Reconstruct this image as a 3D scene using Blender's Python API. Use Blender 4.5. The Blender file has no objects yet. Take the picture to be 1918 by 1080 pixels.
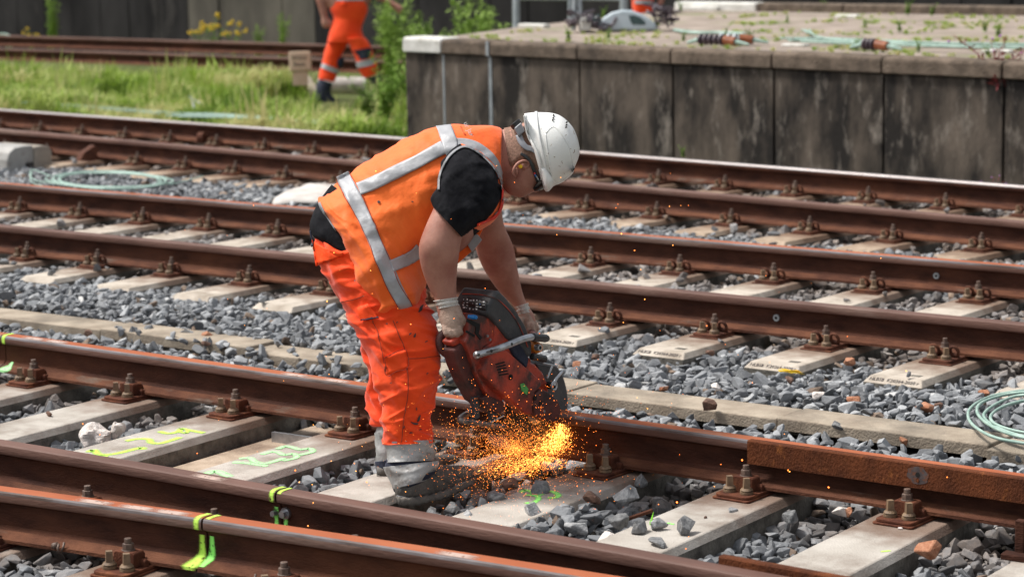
import bpy, bmesh, math, random
import numpy as np
from mathutils import Vector, Matrix, noise
from mathutils.bvhtree import BVHTree

random.seed(7)
rng = np.random.default_rng(7)
S = bpy.context.scene
COL = S.collection
R_ = math.radians

# ---------------------------------------------------------------- camera
FPX, PIT, YAW, ROLL = 4517.844, .1581, .6575, -.0182
CAM = np.array([10.8679, -9.4176, 2.0197])
_c, _s, _cp, _sp = math.cos(YAW), math.sin(YAW), math.cos(PIT), math.sin(PIT)
RV = np.array([_c, _s, 0.]); FV = np.array([-_s*_cp, _c*_cp, -_sp]); UV = np.array([-_s*_sp, _c*_sp, _cp])

def ray(u, v):
    du, dv = u-959, v-540
    a = du*math.cos(ROLL)+dv*math.sin(ROLL); b = -du*math.sin(ROLL)+dv*math.cos(ROLL)
    return (RV*a-UV*b+FV*FPX)/FPX
def atz(u, v, z=0.):
    d = ray(u, v); return CAM+d*((z-CAM[2])/d[2])
def atx(u, v, x):
    d = ray(u, v); return CAM+d*((x-CAM[0])/d[0])
def atd(u, v, dep):
    return CAM+ray(u, v)*dep
def proj(P):
    P = np.atleast_2d(P)-CAM
    d = P@FV; a = FPX*(P@RV)/d; b = -FPX*(P@UV)/d
    return np.c_[959+a*math.cos(ROLL)-b*math.sin(ROLL), 540+a*math.sin(ROLL)+b*math.cos(ROLL), d]

cd = bpy.data.cameras.new('camera'); cam = bpy.data.objects.new('camera', cd); COL.objects.link(cam)
cd.sensor_width = 36; cd.lens = FPX/1918*36; cd.clip_start = .1; cd.clip_end = 3000
def _ax():
    # image +x pixel direction and +y (down) pixel direction as vectors
    ex = ray(1959, 540)-ray(959, 540); ey = ray(959, 1540)-ray(959, 540)
    return ex/np.linalg.norm(ex), -ey/np.linalg.norm(ey)
xr, yu = _ax()
cam.matrix_world = Matrix(((xr[0], yu[0], -FV[0], CAM[0]), (xr[1], yu[1], -FV[1], CAM[1]), (xr[2], yu[2], -FV[2], CAM[2]), (0, 0, 0, 1)))
cd.dof.use_dof = True; cd.dof.focus_distance = 8.35; cd.dof.aperture_fstop = 4.0
S.camera = cam
S.render.engine = 'CYCLES'

# ---------------------------------------------------------------- world, sun, exposure
W = bpy.data.worlds.new('World'); S.world = W; W.use_nodes = True
nt = W.node_tree; nt.nodes.clear()
sky = nt.nodes.new('ShaderNodeTexSky'); sky.sky_type = 'NISHITA'; sky.sun_disc = False
SUN_AZ_VEC = (-RV*.42+FV*.10); SUN_EL = R_(58)
az = math.atan2(SUN_AZ_VEC[0], SUN_AZ_VEC[1])
sky.sun_elevation = SUN_EL; sky.sun_rotation = az; sky.air_density = 1.3; sky.dust_density = 3
hs = nt.nodes.new('ShaderNodeHueSaturation'); hs.inputs['Saturation'].default_value = .28
bg = nt.nodes.new('ShaderNodeBackground'); bg.inputs['Strength'].default_value = .094
ow = nt.nodes.new('ShaderNodeOutputWorld')
nt.links.new(sky.outputs[0], hs.inputs['Color']); nt.links.new(hs.outputs[0], bg.inputs[0]); nt.links.new(bg.outputs[0], ow.inputs[0])
sl = bpy.data.lights.new('sun', 'SUN'); sl.energy = 2.75; sl.angle = R_(11); sl.color = (1, .96, .9)
so = bpy.data.objects.new('sun', sl); COL.objects.link(so)
sd = Vector((math.sin(az)*math.cos(SUN_EL), math.cos(az)*math.cos(SUN_EL), math.sin(SUN_EL)))
so.rotation_euler = sd.to_track_quat('Z', 'Y').to_euler(); so.location = (0, 0, 12)
vs = S.view_settings; vs.view_transform = 'Standard'; vs.look = 'None'; vs.exposure = 0.70; vs.gamma = 1; vs.use_curve_mapping = False

# ---------------------------------------------------------------- materials
MATS = {}
def M(name, c1, c2=None, sc=8., rough=.7, metal=0., bump=0., bsc=60., c3=None, sc3=2., f3=(.5, .65), spec=.5, stretch=(1, 1, 1), detail=6, pos=(.35, .65), coat=0, emit=None, sheen=0, rvar=0, stain=None):
    """two-colour noise surface, optional third colour in patches, optional bump"""
    m = bpy.data.materials.new(name); m.use_nodes = True; t = m.node_tree; N = t.nodes; L = t.links
    p = N['Principled BSDF']; p.inputs['Roughness'].default_value = rough; p.inputs['Metallic'].default_value = metal
    p.inputs['Specular IOR Level'].default_value = spec
    if coat: p.inputs['Coat Weight'].default_value = coat
    if sheen: p.inputs['Sheen Weight'].default_value = sheen
    g = N.new('ShaderNodeNewGeometry'); mp = N.new('ShaderNodeMapping'); L.new(g.outputs['Position'], mp.inputs['Vector']); mp.inputs['Scale'].default_value = stretch
    col = None
    if c2 is None: p.inputs['Base Color'].default_value = (*c1, 1)
    else:
        n = N.new('ShaderNodeTexNoise'); n.inputs['Scale'].default_value = sc; n.inputs['Detail'].default_value = detail; n.inputs['Roughness'].default_value = .6
        L.new(mp.outputs[0], n.inputs['Vector'])
        r = N.new('ShaderNodeValToRGB'); r.color_ramp.elements[0].position = pos[0]; r.color_ramp.elements[1].position = pos[1]
        r.color_ramp.elements[0].color = (*c1, 1); r.color_ramp.elements[1].color = (*c2, 1)
        L.new(n.outputs['Fac'], r.inputs[0]); col = r.outputs[0]
        if c3 is not None:
            n3 = N.new('ShaderNodeTexNoise'); n3.inputs['Scale'].default_value = sc3; n3.inputs['Detail'].default_value = 8; n3.inputs['Roughness'].default_value = .65
            L.new(mp.outputs[0], n3.inputs['Vector'])
            r3 = N.new('ShaderNodeMapRange'); r3.inputs['From Min'].default_value = f3[0]; r3.inputs['From Max'].default_value = f3[1]
            L.new(n3.outputs['Fac'], r3.inputs['Value'])
            mx = N.new('ShaderNodeMix'); mx.data_type = 'RGBA'; L.new(r3.outputs[0], mx.inputs[0]); L.new(col, mx.inputs[6]); mx.inputs[7].default_value = (*c3, 1)
            col = mx.outputs[2]
        if stain:
            tc = N.new('ShaderNodeTexCoord'); sx = N.new('ShaderNodeSeparateXYZ'); L.new(tc.outputs['Object'], sx.inputs[0]); acc = None
            for y_ in stain:
                a_ = N.new('ShaderNodeMath'); a_.operation = 'SUBTRACT'; L.new(sx.outputs['Y'], a_.inputs[0]); a_.inputs[1].default_value = y_
                b_ = N.new('ShaderNodeMath'); b_.operation = 'ABSOLUTE'; L.new(a_.outputs[0], b_.inputs[0])
                if acc is None: acc = b_
                else:
                    m_ = N.new('ShaderNodeMath'); m_.operation = 'MINIMUM'; L.new(acc.outputs[0], m_.inputs[0]); L.new(b_.outputs[0], m_.inputs[1]); acc = m_
            ns = N.new('ShaderNodeTexNoise'); ns.inputs['Scale'].default_value = 9; ns.inputs['Detail'].default_value = 9; L.new(mp.outputs[0], ns.inputs['Vector'])
            ms = N.new('ShaderNodeMath'); ms.operation = 'MULTIPLY_ADD'; L.new(ns.outputs['Fac'], ms.inputs[0]); ms.inputs[1].default_value = -.42; L.new(acc.outputs[0], ms.inputs[2])
            mr = N.new('ShaderNodeMapRange'); mr.inputs['From Min'].default_value = .22; mr.inputs['From Max'].default_value = -.02; mr.inputs['To Max'].default_value = .8; L.new(ms.outputs[0], mr.inputs['Value'])
            mx = N.new('ShaderNodeMix'); mx.data_type = 'RGBA'; L.new(mr.outputs[0], mx.inputs[0]); L.new(col, mx.inputs[6]); mx.inputs[7].default_value = (.15, .085, .055, 1); col = mx.outputs[2]
        L.new(col, p.inputs['Base Color'])
    if bump:
        nb = N.new('ShaderNodeTexNoise'); nb.inputs['Scale'].default_value = bsc; nb.inputs['Detail'].default_value = 5; L.new(mp.outputs[0], nb.inputs['Vector'])
        b = N.new('ShaderNodeBump'); b.inputs['Strength'].default_value = bump; b.inputs['Distance'].default_value = .01
        L.new(nb.outputs['Fac'], b.inputs['Height']); L.new(b.outputs[0], p.inputs['Normal'])
    if emit: p.inputs['Emission Color'].default_value = (*emit[0], 1); p.inputs['Emission Strength'].default_value = emit[1]
    MATS[name] = m; return m

RUST = M('rail_rust', (.034, .0135, .0095), (.080, .031, .019), sc=11, rough=.85, bump=.5, bsc=130, c3=(.125, .048, .025), sc3=2.6, f3=(.52, .74), stretch=(.45, 1, 1.3), spec=.14, detail=10)
RUSTF = M('rail_foot_rust', (.065, .026, .017), (.145, .060, .034), sc=12, rough=.85, bump=.5, bsc=140, spec=.12, c3=(.13, .10, .08), sc3=5, f3=(.58, .7), stretch=(.5, 1, 1))
HEADB = M('rail_head_brown', (.10, .050, .038), (.165, .088, .068), sc=9, rough=.62, bump=.25, bsc=120, stretch=(.2, 1, 1), spec=.25, c3=(.24, .17, .14), sc3=3, f3=(.56, .72))
HEADO = M('rail_head_orange', (.30, .082, .034), (.38, .12, .055), sc=6, rough=.82, spec=.2, bump=.12, bsc=100, stretch=(.3, 1, 1), detail=10, c3=(.30, .17, .12), sc3=5, f3=(.60, .68))
HEADS = M('rail_head_shiny', (.42, .36, .34), (.55, .50, .49), sc=3, rough=.3, metal=.55, bump=.05, bsc=90, stretch=(.3, 1, 1), c3=(.26, .15, .10), sc3=1.2, f3=(.6, .72))
EDGE = M('rail_head_corner', (.075, .05, .042), (.22, .20, .21), sc=9, rough=.62, metal=0, spec=.25, stretch=(.25, 1, 1), bump=.1, bsc=100, pos=(.35, .6))
PLATE = M('plate_rust', (.065, .022, .014), (.15, .052, .027), sc=18, rough=.8, bump=.5, bsc=200, spec=.18, c3=(.22, .085, .04), sc3=9, f3=(.56, .7))
PLATEE = M('plate_old_rust', (.062, .025, .017), (.14, .054, .032), sc=16, rough=.8, bump=.5, bsc=200, spec=.18, c3=(.19, .075, .038), sc3=6, f3=(.56, .7))
BOLT = M('bolt_ochre', (.13, .082, .05), (.23, .15, .085), sc=40, rough=.6, bump=.3, bsc=250)
BOLTD = M('bolt_brown', (.085, .05, .038), (.16, .11, .085), sc=40, rough=.5, bump=.3, bsc=250)
STEEL = M('bare_steel', (.32, .33, .35), (.5, .5, .52), sc=30, rough=.35, metal=.8)
CONC = M('sleeper_concrete', (.36, .325, .285), (.50, .465, .42), sc=5, rough=.9, bump=.35, bsc=130, c3=(.21, .17, .14), sc3=3.6, f3=(.48, .72), spec=.2, stain=(0, -1.46, -1.86))
CONC2 = M('pale_sleeper_concrete', (.40, .345, .285), (.56, .50, .43), sc=5, rough=.9, bump=.4, bsc=120, c3=(.27, .225, .18), sc3=6, f3=(.48, .68), spec=.2, stain=(-.757, .757))
CONC3 = M('brown_sleeper_concrete', (.33, .25, .18), (.48, .38, .29), sc=6, rough=.9, bump=.4, bsc=90, c3=(.21, .15, .11), sc3=4, f3=(.47, .66), spec=.2, stain=(-.735, .735))
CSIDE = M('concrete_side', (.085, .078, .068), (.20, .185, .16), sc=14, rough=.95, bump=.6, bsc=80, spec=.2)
TROUGH = M('trough_lid_concrete', (.27, .22, .17), (.42, .355, .28), sc=7, rough=.92, bump=.5, bsc=120, c3=(.18, .155, .125), sc3=3, f3=(.47, .68), spec=.15, detail=9)
WALL = M('stained_wall_concrete', (.026, .023, .021), (.155, .125, .100), sc=2.3, rough=.95, bump=.5, bsc=40, c3=(.27, .235, .20), sc3=5.5, f3=(.55, .74), stretch=(1.3, 1.3, .50), spec=.15, detail=11, pos=(.42, .68))
WALLB = M('dark_far_wall_concrete', (.016, .015, .016), (.045, .042, .043), sc=1.2, rough=.95, c3=(.11, .10, .095), sc3=.9, f3=(.56, .74), stretch=(1, 1, .35), spec=.15)
WALLP = M('pale_patch_wall_concrete', (.07, .063, .056), (.15, .135, .115), sc=1.4, rough=.95, stretch=(1, 1, .4), spec=.15)
COPE = M('coping_concrete', (.10, .078, .060), (.20, .155, .12), sc=9, rough=.95, bump=.8, bsc=60, c3=(.06, .05, .043), sc3=2, f3=(.52, .7), spec=.15)
WHITEC = M('white_painted_coping', (.55, .54, .50), (.75, .74, .70), sc=6, rough=.85, bump=.4, bsc=50, c3=(.35, .33, .28), sc3=5, f3=(.56, .68))
DECK = M('platform_paving', (.22, .18, .15), (.36, .30, .255), sc=3, rough=.95, bump=.6, bsc=30, c3=(.17, .20, .08), sc3=1.3, f3=(.55, .72), spec=.2)
SOIL = M('ballast_bed', (.018, .016, .014), (.045, .039, .034), sc=12, rough=1, bump=.8, bsc=40, spec=.1)  # bed colour darkened to put deeper shade into the gaps between stones
GSOIL = M('weedy_soil', (.07, .085, .03), (.13, .15, .05), sc=2, rough=1, c3=(.14, .11, .08), sc3=.8, f3=(.55, .7), spec=.1)
ORANGE = M('vest_orange', (.93, .135, .016), (.95, .178, .024), sc=4, rough=.62, bump=.5, bsc=22, c3=(.62, .060, .010), sc3=7, f3=(.66, .86), spec=.25, sheen=.2)
PANTO = M('trouser_orange', (.88, .055, .006), (.92, .078, .008), sc=6, rough=.68, bump=.45, bsc=26, c3=(.30, .035, .012), sc3=11, f3=(.64, .78), spec=.2, sheen=.2)
POCKO = M('pocket_orange', (.90, .062, .010), (.93, .085, .014), sc=6, rough=.65, bump=.3, bsc=40, c3=(.45, .06, .012), sc3=12, f3=(.62, .76), spec=.2)
REFL = M('reflective_tape', (.34, .345, .365), (.43, .435, .455), sc=14, rough=.5, metal=.08, spec=.3, bump=.2, bsc=60, c3=(.34, .34, .36), sc3=10, f3=(.6, .72))
REFLD = M('dirty_reflective_tape', (.25, .245, .24), (.40, .40, .395), sc=14, rough=.5, metal=.15, bump=.3, bsc=60, c3=(.16, .14, .125), sc3=12, f3=(.55, .7))
GREYP = M('grey_piping', (.20, .205, .22), (.27, .27, .28), sc=30, rough=.6)
SEAM = M('seam_dark', (.22, .028, .012), (.38, .045, .014), sc=50, rough=.9)
NAVY = M('navy_cloth', (.010, .013, .030), (.025, .03, .055), sc=20, rough=.85, bump=.3, bsc=80)
BLACKC = M('black_cotton', (.0065, .0065, .0085), (.018, .018, .021), sc=16, rough=.95, bump=.4, bsc=35, spec=.1)
SKIN = M('skin', (.33, .145, .105), (.45, .225, .17), sc=9, rough=.55, bump=.12, bsc=160, c3=(.27, .085, .065), sc3=5, f3=(.48, .72), spec=.4)
for _m in (SKIN,):
    _m.node_tree.nodes['Principled BSDF'].inputs['Subsurface Weight'].default_value = .08
    _m.node_tree.nodes['Principled BSDF'].inputs['Subsurface Radius'].default_value = (.01, .004, .002)
HAIR = M('cropped_hair', (.17, .095, .065), (.30, .17, .12), sc=140, rough=.8, bump=.3, bsc=400)
GLOVE = M('knit_glove', (.36, .25, .20), (.50, .36, .29), sc=18, rough=.9, bump=.5, bsc=240, c3=(.24, .13, .095), sc3=16, f3=(.55, .72), spec=.15)
CUFF = M('knit_cuff', (.55, .52, .48), (.66, .63, .59), sc=40, rough=.95, bump=.6, bsc=200, c3=(.38, .34, .3), sc3=30, f3=(.5, .7))
HELM = M('white_helmet', (.82, .82, .80), (.86, .86, .84), sc=5, rough=.36, c3=(.60, .56, .50), sc3=22, f3=(.62, .78), spec=.5, bump=.05, bsc=90)
SCUFF = M('helmet_scuff', (.17, .10, .055), (.42, .35, .28), sc=70, rough=.8)
PLG = M('grey_plastic', (.20, .21, .24), (.27, .28, .31), sc=20, rough=.45)
PLB = M('black_plastic', (.012, .012, .013), (.028, .028, .03), sc=25, rough=.42, bump=.1, bsc=90)
LENS = M('dark_lens', (.004, .004, .005), rough=.12, spec=.8)
YEL = M('yellow_foam', (.85, .55, .02), rough=.7)
BOOT = M('dusty_boot', (.060, .054, .048), (.125, .112, .098), sc=14, rough=.8, bump=.35, bsc=90, c3=(.20, .18, .155), sc3=12, f3=(.55, .72))
SOLE = M('boot_sole', (.085, .078, .07), (.17, .15, .13), sc=25, rough=.9, bump=.5, bsc=120)
SAWR = M('saw_red', (.40, .042, .020), (.52, .062, .028), sc=9, rough=.5, bump=.15, bsc=90, c3=(.052, .020, .017), sc3=7.5, f3=(.43, .62), spec=.45)
SAWD = M('saw_dark_red', (.030, .014, .013), (.11, .024, .018), sc=12, rough=.65, bump=.25, bsc=80, c3=(.26, .045, .024), sc3=9, f3=(.58, .72))  # darker red with brighter patches, for lower tank, arm underside, belt cover and handles
SAWB = M('saw_dark_grey', (.030, .031, .034), (.058, .058, .062), sc=14, rough=.55, bump=.2, bsc=200, c3=(.085, .08, .078), sc3=18, f3=(.6, .72))
DISC = M('cutting_disc', (.010, .009, .010), (.030, .026, .026), sc=18, rough=.7, bump=.4, bsc=200)
CHROME = M('worn_tube', (.30, .31, .33), (.55, .56, .58), sc=25, rough=.32, metal=.75)
TUBED = M('dark_tube', (.12, .10, .095), (.24, .21, .19), sc=30, rough=.45, metal=.6)
BLUE = M('blue_knob', (.01, .16, .45), rough=.4)
GREENS = M('green_sticker', (.05, .28, .05), (.12, .42, .10), sc=90, rough=.5)
ORKN = M('orange_cap', (.80, .24, .03), rough=.4)
WPRINT = M('white_print', (.7, .7, .7), rough=.6)
DPRINT = M('dark_print', (.05, .04, .04), rough=.8)
RPRINT = M('red_print', (.5, .03, .03), rough=.7)
TEAL = M('teal_wire', (.22, .34, .29), (.36, .48, .42), sc=20, rough=.55, metal=.1)
BROWNI = M('brown_insulator', (.20, .06, .025), (.30, .10, .04), sc=20, rough=.25)
INSUL = M('dark_insulator', (.045, .03, .045), (.10, .075, .085), sc=20, rough=.3)
GALV = M('galvanised', (.26, .29, .31), (.40, .43, .45), sc=10, rough=.5, metal=.4)
CLOTHW = M('white_sheet', (.42, .39, .36), (.60, .565, .53), sc=7, rough=.9, bump=.8, bsc=14, c3=(.40, .34, .30), sc3=6, f3=(.55, .7))
BOXG = M('grey_housing', (.27, .265, .25), (.37, .36, .34), sc=4, rough=.55, bump=.1, bsc=90, c3=(.22, .2, .18), sc3=6, f3=(.55, .7))
BOXT = M('tan_housing', (.27, .23, .19), (.34, .30, .25), sc=6, rough=.75)
TAN = M('tan_block', (.55, .42, .30), (.62, .48, .36), sc=10, rough=.9)
GREENL = M('weed_green', (.20, .32, .06), (.36, .50, .12), sc=9, rough=.7, spec=.25)
GREEND = M('deep_green', (.10, .20, .025), (.22, .36, .05), sc=9, rough=.7, spec=.25)
YFLOW = M('yellow_flower', (.75, .50, .02), rough=.8)
PFLOW = M('purple_flower', (.5, .2, .6), rough=.8)
REDW = M('red_weed', (.14, .02, .025), (.28, .05, .05), sc=30, rough=.8)
PALEH = M('pale_hood', (.42, .50, .55), (.58, .65, .70), sc=3, rough=.3)
GLASS = M('dark_window', (.03, .055, .055), (.05, .09, .085), sc=5, rough=.1)
HOLE = M('dark_hole', (.006, .005, .005), rough=.9)
HEATB = M('heat_blue_steel', (.045, .032, .032), (.085, .065, .065), sc=60, rough=.7, c3=(.13, .045, .02), sc3=70, f3=(.5, .6))
RUSTO = M('bright_rust', (.055, .019, .010), (.14, .044, .018), sc=9, rough=.85, bump=.6, bsc=160, stretch=(1, 1, .6), c3=(.26, .09, .028), sc3=20, f3=(.58, .74), spec=.12)

def paint(name, c):
    m = bpy.data.materials.new(name); m.use_nodes = True; t = m.node_tree; N = t.nodes; L = t.links; p = N['Principled BSDF']
    p.inputs['Base Color'].default_value = (*c, 1); p.inputs['Roughness'].default_value = .8
    uv = N.new('ShaderNodeUVMap'); sx = N.new('ShaderNodeSeparateXYZ'); L.new(uv.outputs[0], sx.inputs[0])
    a = N.new('ShaderNodeMath'); a.operation = 'SUBTRACT'; a.inputs[1].default_value = .5; L.new(sx.outputs['Y'], a.inputs[0])
    b = N.new('ShaderNodeMath'); b.operation = 'ABSOLUTE'; L.new(a.outputs[0], b.inputs[0])
    r = N.new('ShaderNodeMapRange'); r.inputs['From Min'].default_value = .5; r.inputs['From Max'].default_value = .18; L.new(b.outputs[0], r.inputs['Value'])
    g = N.new('ShaderNodeNewGeometry'); n = N.new('ShaderNodeTexNoise'); n.inputs['Scale'].default_value = 70; L.new(g.outputs['Position'], n.inputs['Vector'])
    r2 = N.new('ShaderNodeMapRange'); r2.inputs['From Min'].default_value = .26; r2.inputs['From Max'].default_value = .42; L.new(n.outputs['Fac'], r2.inputs['Value'])
    mu = N.new('ShaderNodeMath'); mu.operation = 'MULTIPLY'; L.new(r.outputs[0], mu.inputs[0]); L.new(r2.outputs[0], mu.inputs[1]); L.new(mu.outputs[0], p.inputs['Alpha'])
    MATS[name] = m; return m
NEONY = paint('neon_yellow_paint', (.50, .80, .10)); NEONG = paint('neon_green_paint', (.32, .92, .18)); NEONP = paint('faded_green_paint', (.42, .85, .38))
CHALK = paint('white_chalk', (.45, .33, .28))

def ballast_mat():
    m = bpy.data.materials.new('ballast_stone'); m.use_nodes = True; t = m.node_tree; N = t.nodes; L = t.links; p = N['Principled BSDF']
    p.inputs['Roughness'].default_value = .82; p.inputs['Specular IOR Level'].default_value = .35
    a = N.new('ShaderNodeAttribute'); a.attribute_type = 'INSTANCER'; a.attribute_name = 'tint'
    b = N.new('ShaderNodeAttribute'); b.attribute_type = 'INSTANCER'; b.attribute_name = 'rust'
    r = N.new('ShaderNodeValToRGB'); e = r.color_ramp.elements
    e[0].position = 0; e[0].color = (.085, .086, .088, 1); e[1].position = 1; e[1].color = (.66, .66, .64, 1)
    for ps, c in ((.35, (.175, .182, .193)), (.62, (.285, .295, .308)), (.86, (.42, .428, .435)), (.94, (.54, .53, .515))):
        q = e.new(ps); q.color = (*c, 1)
    L.new(a.outputs['Fac'], r.inputs[0])
    r2 = N.new('ShaderNodeValToRGB'); e = r2.color_ramp.elements
    e[0].color = (.11, .075, .055, 1); e[1].color = (.34, .25, .185, 1); L.new(a.outputs['Fac'], r2.inputs[0])
    tc = N.new('ShaderNodeTexCoord'); n = N.new('ShaderNodeTexNoise'); n.inputs['Scale'].default_value = 1.6; n.inputs['Detail'].default_value = 8; L.new(tc.outputs['Object'], n.inputs['Vector'])
    g = N.new('ShaderNodeNewGeometry'); n.inputs['Scale'].default_value = 45; L.new(g.outputs['Position'], n.inputs['Vector'])
    ad = N.new('ShaderNodeMath'); ad.operation = 'MULTIPLY_ADD'; L.new(n.outputs['Fac'], ad.inputs[0]); ad.inputs[1].default_value = .7; ad.inputs[2].default_value = -.35
    ad2 = N.new('ShaderNodeMath'); ad2.operation = 'ADD'; ad2.use_clamp = True; L.new(ad.outputs[0], ad2.inputs[0]); L.new(b.outputs['Fac'], ad2.inputs[1])
    mx = N.new('ShaderNodeMix'); mx.data_type = 'RGBA'; L.new(ad2.outputs[0], mx.inputs[0]); L.new(r.outputs[0], mx.inputs[6]); L.new(r2.outputs[0], mx.inputs[7])
    n2 = N.new('ShaderNodeTexNoise'); n2.inputs['Scale'].default_value = 90; n2.inputs['Detail'].default_value = 6; L.new(g.outputs['Position'], n2.inputs['Vector'])
    mr = N.new('ShaderNodeMapRange'); mr.inputs['To Min'].default_value = .62; mr.inputs['To Max'].default_value = 1.35; L.new(n2.outputs['Fac'], mr.inputs['Value'])
    m2 = N.new('ShaderNodeVectorMath'); m2.operation = 'SCALE'; L.new(mx.outputs[2], m2.inputs[0]); L.new(mr.outputs[0], m2.inputs['Scale'])
    L.new(m2.outputs[0], p.inputs['Base Color'])
    bp = N.new('ShaderNodeBump'); bp.inputs['Strength'].default_value = .5; bp.inputs['Distance'].default_value = .004; L.new(n2.outputs['Fac'], bp.inputs['Height']); L.new(bp.outputs[0], p.inputs['Normal'])
    return m
BALL = ballast_mat()
def stone_mat(name, c1, c2): return M(name, c1, c2, sc=40, rough=.85, bump=.5, bsc=140)
ST_G = stone_mat('grey_stone', (.16, .165, .17), (.40, .40, .40)); ST_D = stone_mat('dark_stone', (.09, .092, .095), (.24, .24, .24))
ST_B = stone_mat('brown_stone', (.09, .045, .03), (.20, .11, .075)); ST_O = stone_mat('orange_stone', (.30, .11, .05), (.45, .22, .13)); ST_W = stone_mat('white_stone', (.52, .46, .42), (.72, .66, .62))

def blade_mat():
    m = bpy.data.materials.new('grass_blade'); m.use_nodes = True; t = m.node_tree; N = t.nodes; L = t.links; p = N['Principled BSDF']
    p.inputs['Roughness'].default_value = .6; p.inputs['Specular IOR Level'].default_value = .25
    a = N.new('ShaderNodeAttribute'); a.attribute_type = 'INSTANCER'; a.attribute_name = 'tint'
    r = N.new('ShaderNodeValToRGB'); e = r.color_ramp.elements
    e[0].color = (.08, .16, .022, 1); e[1].color = (.58, .54, .26, 1); q = e.new(.5); q.color = (.29, .42, .06, 1)
    L.new(a.outputs['Fac'], r.inputs[0]); L.new(r.outputs[0], p.inputs['Base Color'])
    tr = N.new('ShaderNodeBsdfTranslucent'); L.new(r.outputs[0], tr.inputs['Color']); ms = N.new('ShaderNodeMixShader'); ms.inputs[0].default_value = .35
    L.new(p.outputs[0], ms.inputs[1]); L.new(tr.outputs[0], ms.inputs[2]); L.new(ms.outputs[0], N['Material Output'].inputs[0])
    return m
GRASSM = blade_mat()

# ---------------------------------------------------------------- object helpers
def tag(o, label=None, cat=None, group=None, kind=None):
    if label: o['label'] = label
    if cat: o['category'] = cat
    if group: o['group'] = group
    if kind: o['kind'] = kind
    return o
def wl(p):
    return Vector(p.location) if p is not None and p.parent is None else Vector((0, 0, 0))
def link(name, me, mat, parent=None, smooth=False, local=False):
    o = bpy.data.objects.new(name, me); COL.objects.link(o)
    if not isinstance(mat, (list, tuple)): mat = [mat]
    for m in mat: me.materials.append(m)
    if smooth: me.polygons.foreach_set('use_smooth', [True]*len(me.polygons))
    if parent is not None:
        o.parent = parent
        if not local: o.matrix_parent_inverse = Matrix.Translation(-wl(parent))
    return o
def mesh(name, V, F, mat, parent=None, smooth=False, local=False, mids=None):
    me = bpy.data.meshes.new(name); me.from_pydata([tuple(float(c) for c in v) for v in V], [], F)
    if mids is not None: me.polygons.foreach_set('material_index', mids)
    me.update(); return link(name, me, mat, parent, smooth, local)
def empty(name, loc, rz=0):
    o = bpy.data.objects.new(name, None); COL.objects.link(o); o.location = Vector([float(c) for c in loc]); o.rotation_euler.z = rz; o.empty_display_size = .1; return o
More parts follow.
